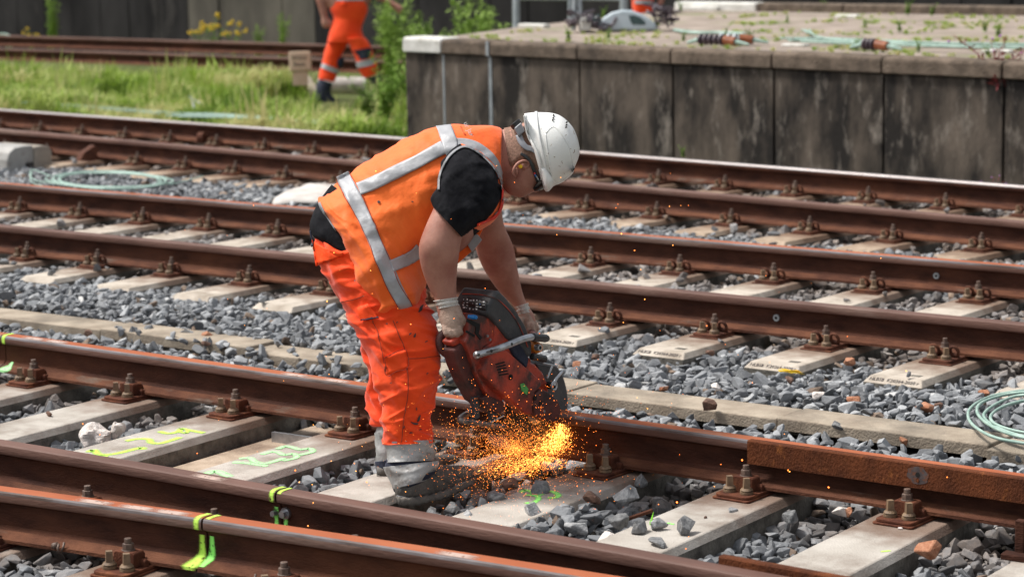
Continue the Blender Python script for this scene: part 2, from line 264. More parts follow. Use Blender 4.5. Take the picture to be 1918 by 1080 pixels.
class MB:
    def __init__(s): s.V = []; s.F = []; s.I = []
    def add(s, V, F, mi=0):
        n = len(s.V); s.V += [tuple(float(c) for c in v) for v in V]; s.F += [tuple(i+n for i in f) for f in F]; s.I += [mi]*len(F); return s
    def box(s, c, d, rz=0, mi=0, ch=0):
        x, y, z = d[0]/2, d[1]/2, d[2]/2
        if ch:
            t = ch
            P = [(-x, -y, -z), (x, -y, -z), (x, y, -z), (-x, y, -z), (-x, -y, z-t), (x, -y, z-t), (x, y, z-t), (-x, y, z-t), (-x+t, -y+t, z), (x-t, -y+t, z), (x-t, y-t, z), (-x+t, y-t, z)]
            F = [(3, 2, 1, 0), (0, 1, 5, 4), (1, 2, 6, 5), (2, 3, 7, 6), (3, 0, 4, 7), (4, 5, 9, 8), (5, 6, 10, 9), (6, 7, 11, 10), (7, 4, 8, 11), (8, 9, 10, 11)]
        else:
            P = [(-x, -y, -z), (x, -y, -z), (x, y, -z), (-x, y, -z), (-x, -y, z), (x, -y, z), (x, y, z), (-x, y, z)]
            F = [(3, 2, 1, 0), (4, 5, 6, 7), (0, 1, 5, 4), (1, 2, 6, 5), (2, 3, 7, 6), (3, 0, 4, 7)]
        ca, sa = math.cos(rz), math.sin(rz)
        return s.add([(c[0]+p[0]*ca-p[1]*sa, c[1]+p[0]*sa+p[1]*ca, c[2]+p[2]) for p in P], F, mi)
    def cyl(s, a, b, r1, r2=None, n=12, mi=0, cap=True, rot=0):
        a = Vector([float(c) for c in a]); b = Vector([float(c) for c in b]); r2 = r1 if r2 is None else r2
        d = (b-a).normalized(); u = d.orthogonal().normalized(); w = d.cross(u); P = []
        for q, r in ((a, r1), (b, r2)):
            for i in range(n):
                t = 2*math.pi*i/n+rot; P.append(q+u*math.cos(t)*r+w*math.sin(t)*r)
        F = [(i, (i+1) % n, n+(i+1) % n, n+i) for i in range(n)]
        if cap: F += [tuple(range(n-1, -1, -1)), tuple(range(n, 2*n))]
        return s.add(P, F, mi)
    def tube(s, pts, r, n=8, mi=0, closed=False):
        pts = [Vector([float(c) for c in p]) for p in pts]; m = len(pts); rs = r if isinstance(r, (list, tuple)) else [r]*m; P = []; up = None
        for i, p in enumerate(pts):
            if closed: d = (pts[(i+1) % m]-pts[i-1]).normalized()
            else: d = (pts[min(i+1, m-1)]-pts[max(i-1, 0)]).normalized()
            if up is None: up = d.orthogonal().normalized()
            up = (up-d*up.dot(d)).normalized(); w = d.cross(up)
            for k in range(n):
                t = 2*math.pi*k/n; P.append(p+up*math.cos(t)*rs[i]+w*math.sin(t)*rs[i])
        F = []
        for i in range(m if closed else m-1):
            j = (i+1) % m
            for k in range(n): F.append((i*n+k, i*n+(k+1) % n, j*n+(k+1) % n, j*n+k))
        if not closed: F += [tuple(range(n-1, -1, -1)), tuple(range((m-1)*n, m*n))]
        return s.add(P, F, mi)
    def ell(s, c, r, mi=0, n=12, m=8, rot=None):
        P = []; rot = rot or Matrix.Identity(3); c = Vector([float(q) for q in c])
        for i in range(m+1):
            ph = math.pi*i/m
            for k in range(n):
                t = 2*math.pi*k/n; P.append(c+rot@Vector((r[0]*math.sin(ph)*math.cos(t), r[1]*math.sin(ph)*math.sin(t), r[2]*math.cos(ph))))
        F = [(i*n+k, (i+1)*n+k, (i+1)*n+(k+1) % n, i*n+(k+1) % n) for i in range(m) for k in range(n)]
        return s.add(P, F, mi)
    def prism(s, poly, vec, mi=0):
        n = len(poly); P = [np.array(p, float) for p in poly]; Q = [p+np.array(vec, float) for p in P]
        return s.add(P+Q, [tuple(range(n)), tuple(range(2*n-1, n-1, -1))]+[(i, n+i, n+(i+1) % n, (i+1) % n) for i in range(n)], mi)
    def obj(s, name, mat, parent=None, smooth=False, local=False, bevel=0, seg=2, fix=True):
        o = mesh(name, s.V, s.F, mat, parent, smooth, local, s.I)
        if fix:
            bm = bmesh.new(); bm.from_mesh(o.data); bmesh.ops.recalc_face_normals(bm, faces=bm.faces); bm.to_mesh(o.data); bm.free()
        if bevel:
            b = o.modifiers.new('bevel', 'BEVEL'); b.width = bevel; b.segments = seg; b.limit_method = 'ANGLE'; b.angle_limit = R_(35); b.harden_normals = False
        return o
def copy_tree(o, parent=None):
    c = o.copy(); COL.objects.link(c); c.parent = parent
    for ch in list(o.children): copy_tree(ch, c)
    return c
def autosmooth(o, deg=35):
    me = o.data; me.polygons.foreach_set('use_smooth', [True]*len(me.polygons)); me.set_sharp_from_angle(angle=R_(deg))
def catmull(L, m):
    L = np.array(L, float); n = len(L); out = []
    for q in np.linspace(0, n-1, m):
        i = min(int(q), n-2); t = q-i
        p0, p1, p2, p3 = L[max(i-1, 0)], L[i], L[i+1], L[min(i+2, n-1)]
        out.append(.5*((2*p1)+(-p0+p2)*t+(2*p0-5*p1+4*p2-p3)*t*t+(-p0+3*p1-3*p2+p3)*t**3))
    return np.array(out)
def fbm(p, sc, seed=0):
    return noise.noise(Vector((float(p[0])*sc+seed, float(p[1])*sc+seed*1.7, float(p[2])*sc-seed)))
def loft(secs, m=40, n=36, ex=2., disp=None, capr=True, closed=True):
    """solid through cross-sections given by the two outline points of each section, their distance, and the half depth"""
    C = catmull(secs, m); V = []
    for i, s in enumerate(C):
        A = atd(s[0], s[1], s[4]); B = atd(s[2], s[3], s[4]); c = (A+B)/2; u = (B-A)/2; w = ray((s[0]+s[2])/2, (s[1]+s[3])/2); w = w/np.linalg.norm(w)*s[5]
        for k in range(n):
            t = 2*math.pi*k/n; ct, st = math.cos(t), math.sin(t)
            p = c+u*math.copysign(abs(ct)**(2/ex), ct)+w*math.copysign(abs(st)**(2/ex), st)
            if disp is not None:
                nn = u*ct/(u@u)+w*st/(w@w); nn = nn/np.linalg.norm(nn)
                p = p+nn*disp(p, i/(m-1), k/n)
            V.append(p)
    F = [(i*n+k, i*n+(k+1) % n, (i+1)*n+(k+1) % n, (i+1)*n+k) for i in range(m-1) for k in range(n)]
    if closed:
        for base, i0 in ((0, 0), ((m-1)*n, m-1)):
            c = sum(V[base:base+n])/n; V.append(c); ci = len(V)-1
            F += [((base+(k+1) % n, base+k, ci) if i0 == 0 else (base+k, base+(k+1) % n, ci)) for k in range(n)]
    return V, F
def lobj(name, secs, mat, parent, m=40, n=36, ex=2., disp=None, closed=True, mids=None):
    V, F = loft(secs, m, n, ex, disp, closed=closed)
    mi = None
    if mids is not None:
        mi = [mids((f[0]//n)/(m-1)) if len(f) == 4 else mids(0 if f[0] < n*2 else 1) for f in F]
    o = mesh(name, V, F, mat, parent, True, mids=mi)
    bm = bmesh.new(); bm.from_mesh(o.data); bmesh.ops.recalc_face_normals(bm, faces=bm.faces); bm.to_mesh(o.data); bm.free()
    return o
def bvh(objs):
    V = []; F = []
    for o in objs:
        k = len(V); V += [v.co.copy() for v in o.data.vertices]; F += [tuple(i+k for i in p.vertices) for p in o.data.polygons]
    return BVHTree.FromPolygons(V, F)
CV = Vector(CAM)
def drape_pts(T, pts, off):
    out = []
    last = None
    for u, v in pts:
        d = Vector(ray(u, v)).normalized(); h = T.ray_cast(CV, d)
        if h[0] is None:
            if last is None: out.append(None); continue
            out.append(CV+d*last); continue
        last = (h[0]-CV).length; nn = h[1]
        if nn.dot(d) > 0: nn = -nn
        out.append(h[0]+nn*off-d*off*.3)
    nxt = None
    for i in range(len(out)-1, -1, -1):
        if out[i] is None:
            u, v = pts[i]; out[i] = CV+Vector(ray(u, v)).normalized()*(nxt if nxt else 8.3)
        else: nxt = (out[i]-CV).length
    return out
def drape(name, T, EA, EB, mat, parent, n=24, m=5, off=.003, th=.002, uv=False):
    """patch of cloth / tape / paint lying on the surface between two outline lines"""
    A = catmull(EA, n); B = catmull(EB, n); V = []
    for j in range(m):
        t = j/(m-1); V += drape_pts(T, [tuple(a*(1-t)+b*t) for a, b in zip(A, B)], off)
    F = [(j*n+i, j*n+i+1, (j+1)*n+i+1, (j+1)*n+i) for j in range(m-1) for i in range(n-1)]
    o = mesh(name, V, F, mat, parent, True)
    me = o.data
    if uv:
        l = me.uv_layers.new(name='UVMap')
        for p in me.polygons:
            for li, vi in zip(p.loop_indices, p.vertices): l.data[li].uv = ((vi % n)/(n-1), (vi//n)/(m-1))
    if th:
        s = o.modifiers.new('solidify', 'SOLIDIFY'); s.thickness = th; s.offset = 0
    return o
def ribbon(name, T, line, w, mat, parent, n=24, m=4, off=.003, th=.002, uv=False):
    C = catmull(line, n); D = np.gradient(C, axis=0); D /= (np.linalg.norm(D, axis=1)[:, None]+1e-9); Nn = np.c_[-D[:, 1], D[:, 0]]
    ww = np.interp(np.linspace(0, 1, n), np.linspace(0, 1, len(w)), w)[:, None] if isinstance(w, (list, tuple)) else w
    return drape(name, T, C-Nn*ww/2, C+Nn*ww/2, mat, parent, n, m, off, th, uv)
def remesh(o, vox, smooth=2):
    r = o.modifiers.new('remesh', 'REMESH'); r.mode = 'VOXEL'; r.voxel_size = vox; r.use_smooth_shade = True
    if smooth:
        s = o.modifiers.new('smooth', 'SMOOTH'); s.iterations = smooth; s.factor = .5
def text(name, s, size, M4, mat, parent, ext=.0008):
    c = bpy.data.curves.new(name, 'FONT'); c.body = s; c.size = size; c.extrude = ext; c.align_x = 'CENTER'; c.align_y = 'CENTER'; c.resolution_u = 2
    t = bpy.data.objects.new(name, c); COL.objects.link(t)
    dg = bpy.context.evaluated_depsgraph_get(); me = bpy.data.meshes.new_from_object(t.evaluated_get(dg)); COL.objects.unlink(t); bpy.data.objects.remove(t)
    me.transform(M4); me.materials.clear()
    return link(name, me, mat, parent)

# ================================================================ THE SETTING
me = mesh('ground', [(-400, -400, -.34), (400, -400, -.34), (400, 400, -.34), (-400, 400, -.34)], [(0, 1, 2, 3)], GSOIL); tag(me, kind='structure')

def pl(P, x):
    return float(np.interp(x, [p[0] for p in P], [p[1] for p in P]))
R1 = [(2.5, -4.80), (3.8, -4.56), (4.85, -4.40), (5.7, -4.285), (6.5, -4.205), (7.2, -4.145), (9, -4.05), (12, -3.98)]
R2 = [(1, -4.25), (3, -4.03), (4.33, -3.93), (5.1, -3.905), (6, -3.90), (7, -3.89), (8, -3.90), (12, -3.92)]
R3 = [(-6, -2.50), (0, -2.48), (3, -2.455), (6, -2.45), (8, -2.44), (12, -2.43)]
R4 = [(-9, -.03), (-.3, .05), (3.5, .09), (8, .14), (13, .2)]
R5 = [(-12, 1.50), (-2.1, 1.565), (1, 1.59), (5.6, 1.636), (12, 1.7)]
R6 = [(-14, 5.30), (-9, 4.75), (-5.37, 4.37), (-2.5, 4.06), (0, 3.76), (2, 3.51), (4.7, 3.19), (9, 2.66), (12, 2.3)]
R7 = [(-16, 6.50), (-12, 6.22), (-7, 5.8), (-4, 5.58), (-1.9, 5.41), (.3, 5.18), (2.3, 4.95), (4.1, 4.74), (9, 4.18), (12, 3.8)]

def hgt(x, y):
    """level of the ballast surface"""
    n = noise.noise(Vector((x*1.7, y*1.7, 3)))*.022
    yr2, yr3, yr6, yr7 = pl(R2, x), -2.45, pl(R6, x), pl(R7, x)
    if y < -2.3: 
        h = -.072
        if 4.40 < x+(y+2.45)*.05 < 4.66: h = -.30
        if y < -4.0: h = -.02
        if x > 5.55 and y < -3.35 and y > -3.9: h = -.03
        if 5.50 < x < 5.86 and -3.5 < y < -2.80: h = -.065
        elif 5.80 < x < 6.3 and -3.5 < y < -2.95: h = -.02
    elif y < -1.42: h = -.072+.05*min(1, (y+2.3)/.5) + .004*max(0, min(1, (x-5)/1.5))
    elif y < -.40: h = .004+.016*math.sin(x*1.1)-.058*max(0, 1-abs(y+.42)/.5)
    elif y < 2.15: h = -.048
    elif y < yr6-.5: h = -.012+.01*math.sin(x*.9+1)
    elif y < yr7+.45: h = -.05
    else: h = -.06-.10*min(1, (y-yr7-.45)/1.2)
    return h+n
# ballast bed sheet below the stones
xs = np.arange(-20, 12.01, .25); ys = np.arange(-6.2, 8.6, .15); V = []
for y in ys:
    for x in xs: V.append((x, y, hgt(x, y)-.05 if y < pl(R7, x)+1.6 else -.345))
nx = len(xs); F = [(j*nx+i, j*nx+i+1, (j+1)*nx+i+1, (j+1)*nx+i) for j in range(len(ys)-1) for i in range(nx-1)]
tag(mesh('ballast_bed', V, F, SOIL, smooth=True), kind='structure')

# ---------------------------------------------------------------- geometry-node scatter
def scatter(name, protos, P, rot, scl, idx, attrs, label=None, kind='stuff', cat=None):
    colx = bpy.data.collections.new(name+'_kinds')
    for o in protos:
        if o.name in COL.objects: COL.objects.unlink(o)
        colx.objects.link(o)
    me = bpy.data.meshes.new(name); me.vertices.add(len(P)); me.vertices.foreach_set('co', np.array(P, np.float32).ravel())
    a = me.attributes.new('rot', 'FLOAT_VECTOR', 'POINT'); a.data.foreach_set('vector', np.array(rot, np.float32).ravel())
    a = me.attributes.new('scl', 'FLOAT_VECTOR', 'POINT'); a.data.foreach_set('vector', np.array(scl, np.float32).ravel())
    a = me.attributes.new('idx', 'INT', 'POINT'); a.data.foreach_set('value', np.array(idx, np.int32))
    for k, v in attrs.items():
        a = me.attributes.new(k, 'FLOAT', 'POINT'); a.data.foreach_set('value', np.array(v, np.float32))
    o = bpy.data.objects.new(name, me); COL.objects.link(o)
    g = bpy.data.node_groups.new(name+'_nodes', 'GeometryNodeTree')
    g.interface.new_socket('Geometry', in_out='INPUT', socket_type='NodeSocketGeometry'); g.interface.new_socket('Geometry', in_out='OUTPUT', socket_type='NodeSocketGeometry')
    N = g.nodes; L = g.links; gi = N.new('NodeGroupInput'); go = N.new('NodeGroupOutput'); ip = N.new('GeometryNodeInstanceOnPoints')
    ci = N.new('GeometryNodeCollectionInfo'); ci.inputs['Collection'].default_value = colx; ci.inputs['Separate Children'].default_value = True; ci.inputs['Reset Children'].default_value = True
    def na(nm, ty):
        q = N.new('GeometryNodeInputNamedAttribute'); q.data_type = ty; q.inputs['Name'].default_value = nm; return q.outputs['Attribute']
    L.new(gi.outputs[0], ip.inputs['Points']); L.new(ci.outputs[0], ip.inputs['Instance']); ip.inputs['Pick Instance'].default_value = True
    L.new(na('idx', 'INT'), ip.inputs['Instance Index']); L.new(na('rot', 'FLOAT_VECTOR'), ip.inputs['Rotation']); L.new(na('scl', 'FLOAT_VECTOR'), ip.inputs['Scale'])
    L.new(ip.outputs[0], go.inputs[0]); md = o.modifiers.new('scatter', 'NODES'); md.node_group = g
    return tag(o, label, cat, None, kind)

def stone_mesh(name, seed, mat, dims=(1, .72, .5), npt=15):
    r = np.random.default_rng(seed); bm = bmesh.new()
    for i in range(npt):
        v = r.normal(size=3); v /= np.abs(v).max()**.55*np.linalg.norm(v)**.45; v *= r.uniform(.82, 1.02)
        bm.verts.new(tuple(v*np.array(dims)*.5))
    g = bmesh.ops.convex_hull(bm, input=bm.verts); bmesh.ops.delete(bm, geom=list(set(g['geom_interior']+g['geom_unused'])), context='VERTS') if (g['geom_interior'] or g['geom_unused']) else None
    bmesh.ops.dissolve_limit(bm, angle_limit=R_(14), verts=bm.verts, edges=bm.edges)
    bmesh.ops.bevel(bm, geom=bm.edges[:], offset=.028, segments=1, affect='EDGES', clamp_overlap=True)
    bmesh.ops.recalc_face_normals(bm, faces=bm.faces)
    me = bpy.data.meshes.new(name); bm.to_mesh(me); bm.free(); me.materials.append(mat)
    return me
SM = [stone_mesh('stone', 100+i, BALL, (1, r1, r2), n_) for i, (r1, r2, n_) in enumerate([(.7, .5, 12), (.8, .45, 14), (.6, .5, 11), (.9, .6, 16), (.65, .4, 12), (.75, .6, 13), (.55, .42, 12), (.85, .38, 14), (.7, .55, 10), (.95, .7, 14)])]
protos = []
for i, m_ in enumerate(SM): protos.append(bpy.data.objects.new('stone_kind', m_))

SLP = []   # sleeper footprints: centre, half sizes, rotation
def in_sleeper(x, y, pad=.0):
    for cx, cy, hx, hy, a in SLP:
        dx, dy = x-cx, y-cy; ca, sa = math.cos(a), math.sin(a); u = dx*ca+dy*sa; w = -dx*sa+dy*ca
        if abs(u) < hx+pad and abs(w) < hy+pad: return True
    return False

# ---------------------------------------------------------------- rails
def rail_profile():
    # half profile of a 54 kg rail (y out, z up) with a part index for the colour: 0 web, 1 foot, 2 head side, 3 running surface, 4 gauge corner
    h = [(.0, 0, 1), (.070, 0, 1), (.070, .011, 1), (.060, .0135, 1), (.022, .028, 0), (.010, .040, 0), (.008, .060, 0), (.008, .098, 0), (.011, .110, 0), (.018, .1165, 2), (.0335, .123, 2), (.0352, .128, 2), (.0350, .1455, 4), (.0325, .1530, 4), (.0275, .1572, 3), (.015, .1585, 3), (0, .159, 3)]
    return h
PROF = rail_profile()
def make_rail(path, x0, x1, mats, label, group=None, z0=.02, name='rail', step=.25, rough_end=None):
    n = max(2, int(abs(x1-x0)/step)+1); X = np.linspace(x0, x1, n)
    prof = [(-a, b, c) for a, b, c in PROF] + [(a, b, c) for a, b, c in PROF[-2:0:-1]]
    # go round: near side (-y) bottom to top, then the far side down
    k = len(prof); V = []
    for x in X:
        y = pl(path, x); dy = (pl(path, x+.05)-pl(path, x-.05))/.1; l = math.hypot(1, dy)
        for a, b, c in prof: V.append((x-a*dy/l, y+a/l, z0+b))
    F = []; I = []
    for i in range(n-1):
        for j in range(k):
            q = (j+1) % k; F.append((i*k+j, (i+1)*k+j, (i+1)*k+q, i*k+q)); c = prof[j][2]
            # edges on the near half run upward, on the far half downward
            I.append(c if j < len(PROF) else prof[q][2])
    F += [tuple(range(k)), tuple(range(n*k-1, (n-1)*k-1, -1))]; I += [0, 0]
    o = mesh(name, V, F, mats, mids=I)
    bm = bmesh.new(); bm.from_mesh(o.data); bmesh.ops.recalc_face_normals(bm, faces=bm.faces); bm.to_mesh(o.data); bm.free()
    autosmooth(o, 28)
    return tag(o, label, 'rail', group)
MO = [RUST, RUSTF, HEADB, HEADO, EDGE]; MBn = [RUST, RUSTF, HEADB, HEADB, HEADB]; MSh = [RUST, RUSTF, RUST, HEADS, HEADS]
J1, J2, J3 = 5.71, 5.665, 2.66
rail1a = make_rail(R1, 2.6, J1-.004, MO, 'nearest rail, left piece, ending at the green sprayed joint at the bottom')
rail1b = make_rail(R1, J1+.004, 12, MO, 'nearest rail, right piece, running out of the bottom edge right of its green joint')
rail2a = make_rail(R2, 1.2, J2-.004, MBn, 'brown second rail from the front, left piece up to the green painted joint')
rail2b = make_rail(R2, J2+.004, 12, MBn, 'brown second rail from the front, right piece passing in front of the boots')
rail3a = make_rail(R3, -6, J3-.003, MO, 'short stub of the rail behind, left of the green mark at the left edge')
rail3b = make_rail(R3, J3+.003, 12, MO, 'orange topped rail that the saw is cutting through')
rail4 = make_rail(R4, -9, 13, MBn, 'brown rail just behind the concrete duct, near rail of the middle track')
rail5 = make_rail(R5, -12, 12, MO, 'orange topped rail, far rail of the middle track')
rail6 = make_rail(R6, -14, 12, MBn, 'brown rail, near rail of the track next to the platform')
rail7 = make_rail(R7, -16, 12, MSh, 'shiny topped rail running along the foot of the platform')
bg1 = make_rail([(-30, 12.6), (12, 12.95)], -30, 8, MBn, 'dull rail behind the grass strip, the nearer of that pair', step=3)
bg2 = make_rail([(-30, 15.1), (12, 15.1)], -30, 8, MBn, 'dull rail right in front of the dark far wall', step=3)

# sprayed joint marks: flat paint on the rails
def rail_decal(name, rail, path, x, prof_pts, w, mat, z0=.02, slant=0):
    V = []; n = len(prof_pts); F = []; y = pl(path, x)
    ww = w if isinstance(w, (list, tuple)) else [w]*n
    for i, (a, b) in enumerate(prof_pts):
        for s in (-.5, .5): V.append((x+s*ww[i]+slant*(b-.09), pl(path, x+s*ww[i])+a, z0+b))
    F = [(2*i, 2*i+1, 2*i+3, 2*i+2) for i in range(n-1)]
    o = mesh(name, V, F, mat, rail); l = o.data.uv_layers.new(name='UVMap')
    for p in o.data.polygons:
        for li, vi in zip(p.loop_indices, p.vertices): l.data[li].uv = (vi//2/(n-1), vi % 2)
    return o
HP = [(.024, .1600), (0, .1607), (-.016, .1603), (-.0275, .158), (-.0338, .1525), (-.0365, .143), (-.0367, .128), (-.034, .1215)]
WP = [(-.0094, .100), (-.0094, .075), (-.0094, .055), (-.0115, .040), (-.023, .0295), (-.060, .0150), (-.0712, .012), (-.0715, .002)]
rail_decal('paint_mark', rail1a, R1, J1-.018, HP, .026, NEONY); rail_decal('paint_mark', rail1b, R1, J1+.020, HP[:4], .024, NEONY)
rail_decal('paint_mark', rail1a, R1, J1-.020, WP, [.026, .026, .03, .038, .05, .07, .07, .05], NEONY); rail_decal('paint_mark', rail1b, R1, J1+.018, WP[:6], [.022, .024, .03, .035, .04, .03], NEONG)
rail_decal('paint_mark', rail2a, R2, J2-.017, HP, .024, NEONY); rail_decal('paint_mark', rail2b, R2, J2+.014, HP[:5], .020, NEONY)
rail_decal('paint_mark', rail2a, R2, J2-.022, WP[:4], .022, NEONG); rail_decal('paint_mark', rail2b, R2, J2+.018, WP[:4], .022, NEONG)
rail_decal('paint_mark', rail3b, R3, J3+.02, HP, .028, NEONY)
rail_decal('paint_mark', rail3b, R3, J3+.045, WP[3:], [.02, .03, .09, .10, .05], NEONP)
for (rl, P_, x) in ((rail1a, R1, 5.28), (rail1a, R1, 5.45), (rail1a, R1, 5.58), (rail1b, R1, 6.63), (rail2a, R2, 5.35), (rail3b, R3, 2.86), (rail3b, R3, 3.0), (rail3b, R3, 4.4), (rail3b, R3, 4.62)):
    rail_decal('chalk_smear', rl, P_, x, HP[1:4], .16, CHALK)

# bolts in webs, bits on rails
def web_ring(rail, path, u, v, r=.016, mat=GALV, name='web_washer'):
    x = None; d = ray(u, v); best = min(np.linspace(0, 9, 900), key=lambda q: abs(proj((q, pl(path, q)-.012, .095))[0][0]-u)); p = Vector((best, pl(path, best)-.010, .0))
    z = min(np.linspace(.03, .14, 80), key=lambda q: abs(proj((best, p.y, q))[0][1]-v)); b = MB()
    b.cyl((best, p.y+.004, z), (best, p.y-.006, z), r, n=18); o = b.obj(name, mat, rail)
    h = MB().cyl((best, p.y, z), (best, p.y-.0075, z), r*.45, n=12).obj('bolt_hole', HOLE, o)
web_ring(rail4, R4, 1456, 595); web_ring(rail5, R5, 1754, 516)
b = MB(); x = J2+.022; y = pl(R2, x); b.cyl((x, y-.008, .105), (x, y-.018, .105), .019, n=16); b.cyl((x, y-.018, .105), (x, y-.034, .105), .0125, n=6); b.cyl((x-.045, y-.008, .1), (x-.045, y-.03, .1), .010, n=6); b.obj('web_bolt', STEEL, rail2b)
# little spring clips on the foot of the nearest rail
for x, z in ((5.185, .07), (5.98-.03, .03), (6.12, .03)):
    y = pl(R1, x)-.07; b = MB()
    b.tube([(x, y-.004, .045), (x+.002, y-.012, .034), (x+.006, y-.014, .022), (x+.010, y-.008, .018), (x+.014, y+.0, .034), (x+.014, y+.006, .05)][: (6 if z > .05 else 5)], .004, 5); b.cyl((x-.02, y-.012, .036), (x-.02, y+.006, .036), .010, n=10) if z > .05 else None
    b.obj('cable_clip', BOLTD, rail1a if x < J1 else rail1b, smooth=True)

# flat check bar bolted beside the head of rail three, and its partner in front
def bar(path, x0, x1, dy, zt, h, w, label, hole=None, mat=RUSTO, end=None):
    X = np.linspace(x0, x1, 14); V = []
    for x in X:
        y = pl(path, x)+dy; V += [(x, y-w, zt-h), (x, y-w, zt-.004), (x, y-w+.004, zt), (x, y, zt), (x, y, zt-.02), (x, y-w+.014, zt-.024), (x, y-w+.014, zt-h)]
    k = 7; F = [(i*k+j, i*k+(j+1) % k, (i+1)*k+(j+1) % k, (i+1)*k+j) for i in range(len(X)-1) for j in range(k)]+[tuple(range(k)), tuple(range(len(V)-1, len(V)-1-k, -1))]
    o = mesh('check_bar', V, F, mat); bm = bmesh.new(); bm.from_mesh(o.data); bmesh.ops.recalc_face_normals(bm, faces=bm.faces); bm.to_mesh(o.data); bm.free(); tag(o, label, 'steel bar')
    return o
cb = bar(R3, 6.545, 11, -.034, .184, .082, .030, 'bright rusty angle bar with a drilled hole fixed along the head of the cut rail')
for (x, dz, rx, rz, mt, nm, d) in ((7.20, -.038, .040, .030, HEATB, 'heat_stain', .0010), (7.20, -.036, .0085, .0085, HOLE, 'drilled_hole', .0018), (7.20, -.054, .006, .008, RUSTO, 'rust_run', .0026)):
    y = pl(R3, x)-.064-d; n = 20; mesh(nm, [(x+rx*math.cos(2*math.pi*i/n)*(1+(.16*math.sin(1.9*i)+.1*math.sin(5*i))*(rx > .02)), y, .184+dz+rz*math.sin(2*math.pi*i/n)) for i in range(n)], [tuple(range(n))], mt, cb)
cb2 = bar(R2, 7.29, 11, .066, .196, .07, .028, 'rusty angle bar starting behind the second rail at the bottom edge', mat=RUSTO)

# ---------------------------------------------------------------- sleepers with their fastenings
def screw(b, x, y, z=.020, mi=0, hh=.034):
    b.cyl((x, y, z), (x, y, z+.008), .0235, .0235, 14, mi); b.cyl((x, y, z+.008), (x, y, z+.013), .0175, .0175, 12, mi); b.cyl((x, y, z+.013), (x, y, z+.020), .0225, .017, 14, mi)
    b.cyl((x, y, z+.020), (x, y, z+.020+hh), .0160, .0140, 4, mi, rot=.785)
def rounded_plate(b, hx, y0, y1, z0, z1, r=.014):
    poly = []
    for cx, cy, a0 in ((hx-r, y1-r, 0), (-hx+r, y1-r, 90), (-hx+r, y0+r, 180), (hx-r, y0+r, 270)):
        for k in range(4): a = R_(a0+k*30); poly.append((cx+r*math.cos(a), cy+r*math.sin(a), z0))
    b.prism(poly, (0, 0, z1-z0))
def fastening_A(parent, yc, rz=0):
    """ribbed plate, two square-headed screws, clamp block with nut"""
    p = MB(); rounded_plate(p, .074, -.205, .205, .0005, .008, .012); rounded_plate(p, .068, -.198, .198, .008, .019, .02); p.box((0, -.084, .030), (.120, .020, .026), ch=.006)
    o = p.obj('base_plate', PLATE, parent, local=True, bevel=.003); o.location = (0, yc, 0); o.rotation_euler.z = rz
    for sx in (-1, 1):
        b = MB(); screw(b, sx*.034, -.150); q = b.obj('coach_screw', BOLT, o, local=True); autosmooth(q, 40)
    b = MB(); P = [(-.040, 0, .019), (-.040, 0, .062), (-.034, 0, .068), (.034, 0, .068), (.040, 0, .062), (.040, 0, .019)]
    b.prism([(x, -.122, z) for x, _, z in P], (0, .052, 0)); b.box((0, -.066, .046), (.056, .03, .022), ch=.004)
    b.obj('clamp_block', PLATE, o, local=True, bevel=.004)
    b = MB(); b.cyl((0, -.098, .068), (0, -.098, .071), .022, n=18); b.cyl((0, -.098, .071), (0, -.098, .090), .0185, n=6); b.cyl((0, -.098, .090), (0, -.098, .106), .0115, n=12)
    b.obj('clamp_nut', BOLTD, o, local=True, bevel=.0012, seg=1)
    return o
def fastening_B(parent, yc, rz=0):
    """plate, two square-headed screws, spring clip with two loops and a tall nut"""
    p = MB(); rounded_plate(p, .080, -.195, .195, .0005, .006, .006); rounded_plate(p, .070, -.185, .185, .006, .020, .016); p.box((0, -.080, .028), (.12, .016, .02), ch=.004)
    o = p.obj('base_plate', PLATEE, parent, local=True, bevel=.002, seg=1); o.location = (0, yc, 0); o.rotation_euler.z = rz
    for sx in (-1, 1):
        b = MB(); screw(b, sx*.034, -.150, hh=.03); q = b.obj('coach_screw', BOLT, o, local=True); autosmooth(q, 40)
    b = MB()
    for sx in (-1, 1):
        b.tube([(sx*(.048+.020*math.cos(t)), -.100-.010*math.sin(t), .048+.023*math.sin(t)) for t in np.linspace(0, 2*math.pi, 12)[:-1]], .0075, 6, closed=True)
        b.tube([(sx*.030, -.100, .048), (sx*.014, -.088, .034), (0, -.088, .034)], .0075, 6)
    b.obj('spring_clip', PLATEE, o, local=True, smooth=True)
    b = MB(); b.cyl((0, -.095, .03), (0, -.095, .062), .009, n=8); b.cyl((0, -.095, .062), (0, -.095, .066), .021, n=14); b.cyl((0, -.095, .066), (0, -.095, .084), .0175, n=6); b.cyl((0, -.095, .084), (0, -.095, .103), .0105, n=10)
    b.obj('clip_nut', BOLTD, o, local=True, bevel=.001, seg=1)
    return o
def sleeper_mesh(name, y0, y1, hx, mats, h=.21, et=.036):
    t = .018; P = []
    b = MB()
    V = [(-hx, y0, -h), (hx, y0, -h), (hx, y1, -h), (-hx, y1, -h), (-hx, y0, -et*.72), (hx, y0, -et*.72), (hx, y1, -et*.72), (-hx, y1, -et*.72), (-hx+t, y0+et, 0), (hx-t, y0+et, 0), (hx-t, y1-et, 0), (-hx+t, y1-et, 0)]
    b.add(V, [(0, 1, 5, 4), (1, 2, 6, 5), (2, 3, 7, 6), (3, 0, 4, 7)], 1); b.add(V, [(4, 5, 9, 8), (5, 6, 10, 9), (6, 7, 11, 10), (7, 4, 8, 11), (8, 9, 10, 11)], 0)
    return b.obj(name, mats, bevel=.003, seg=1)
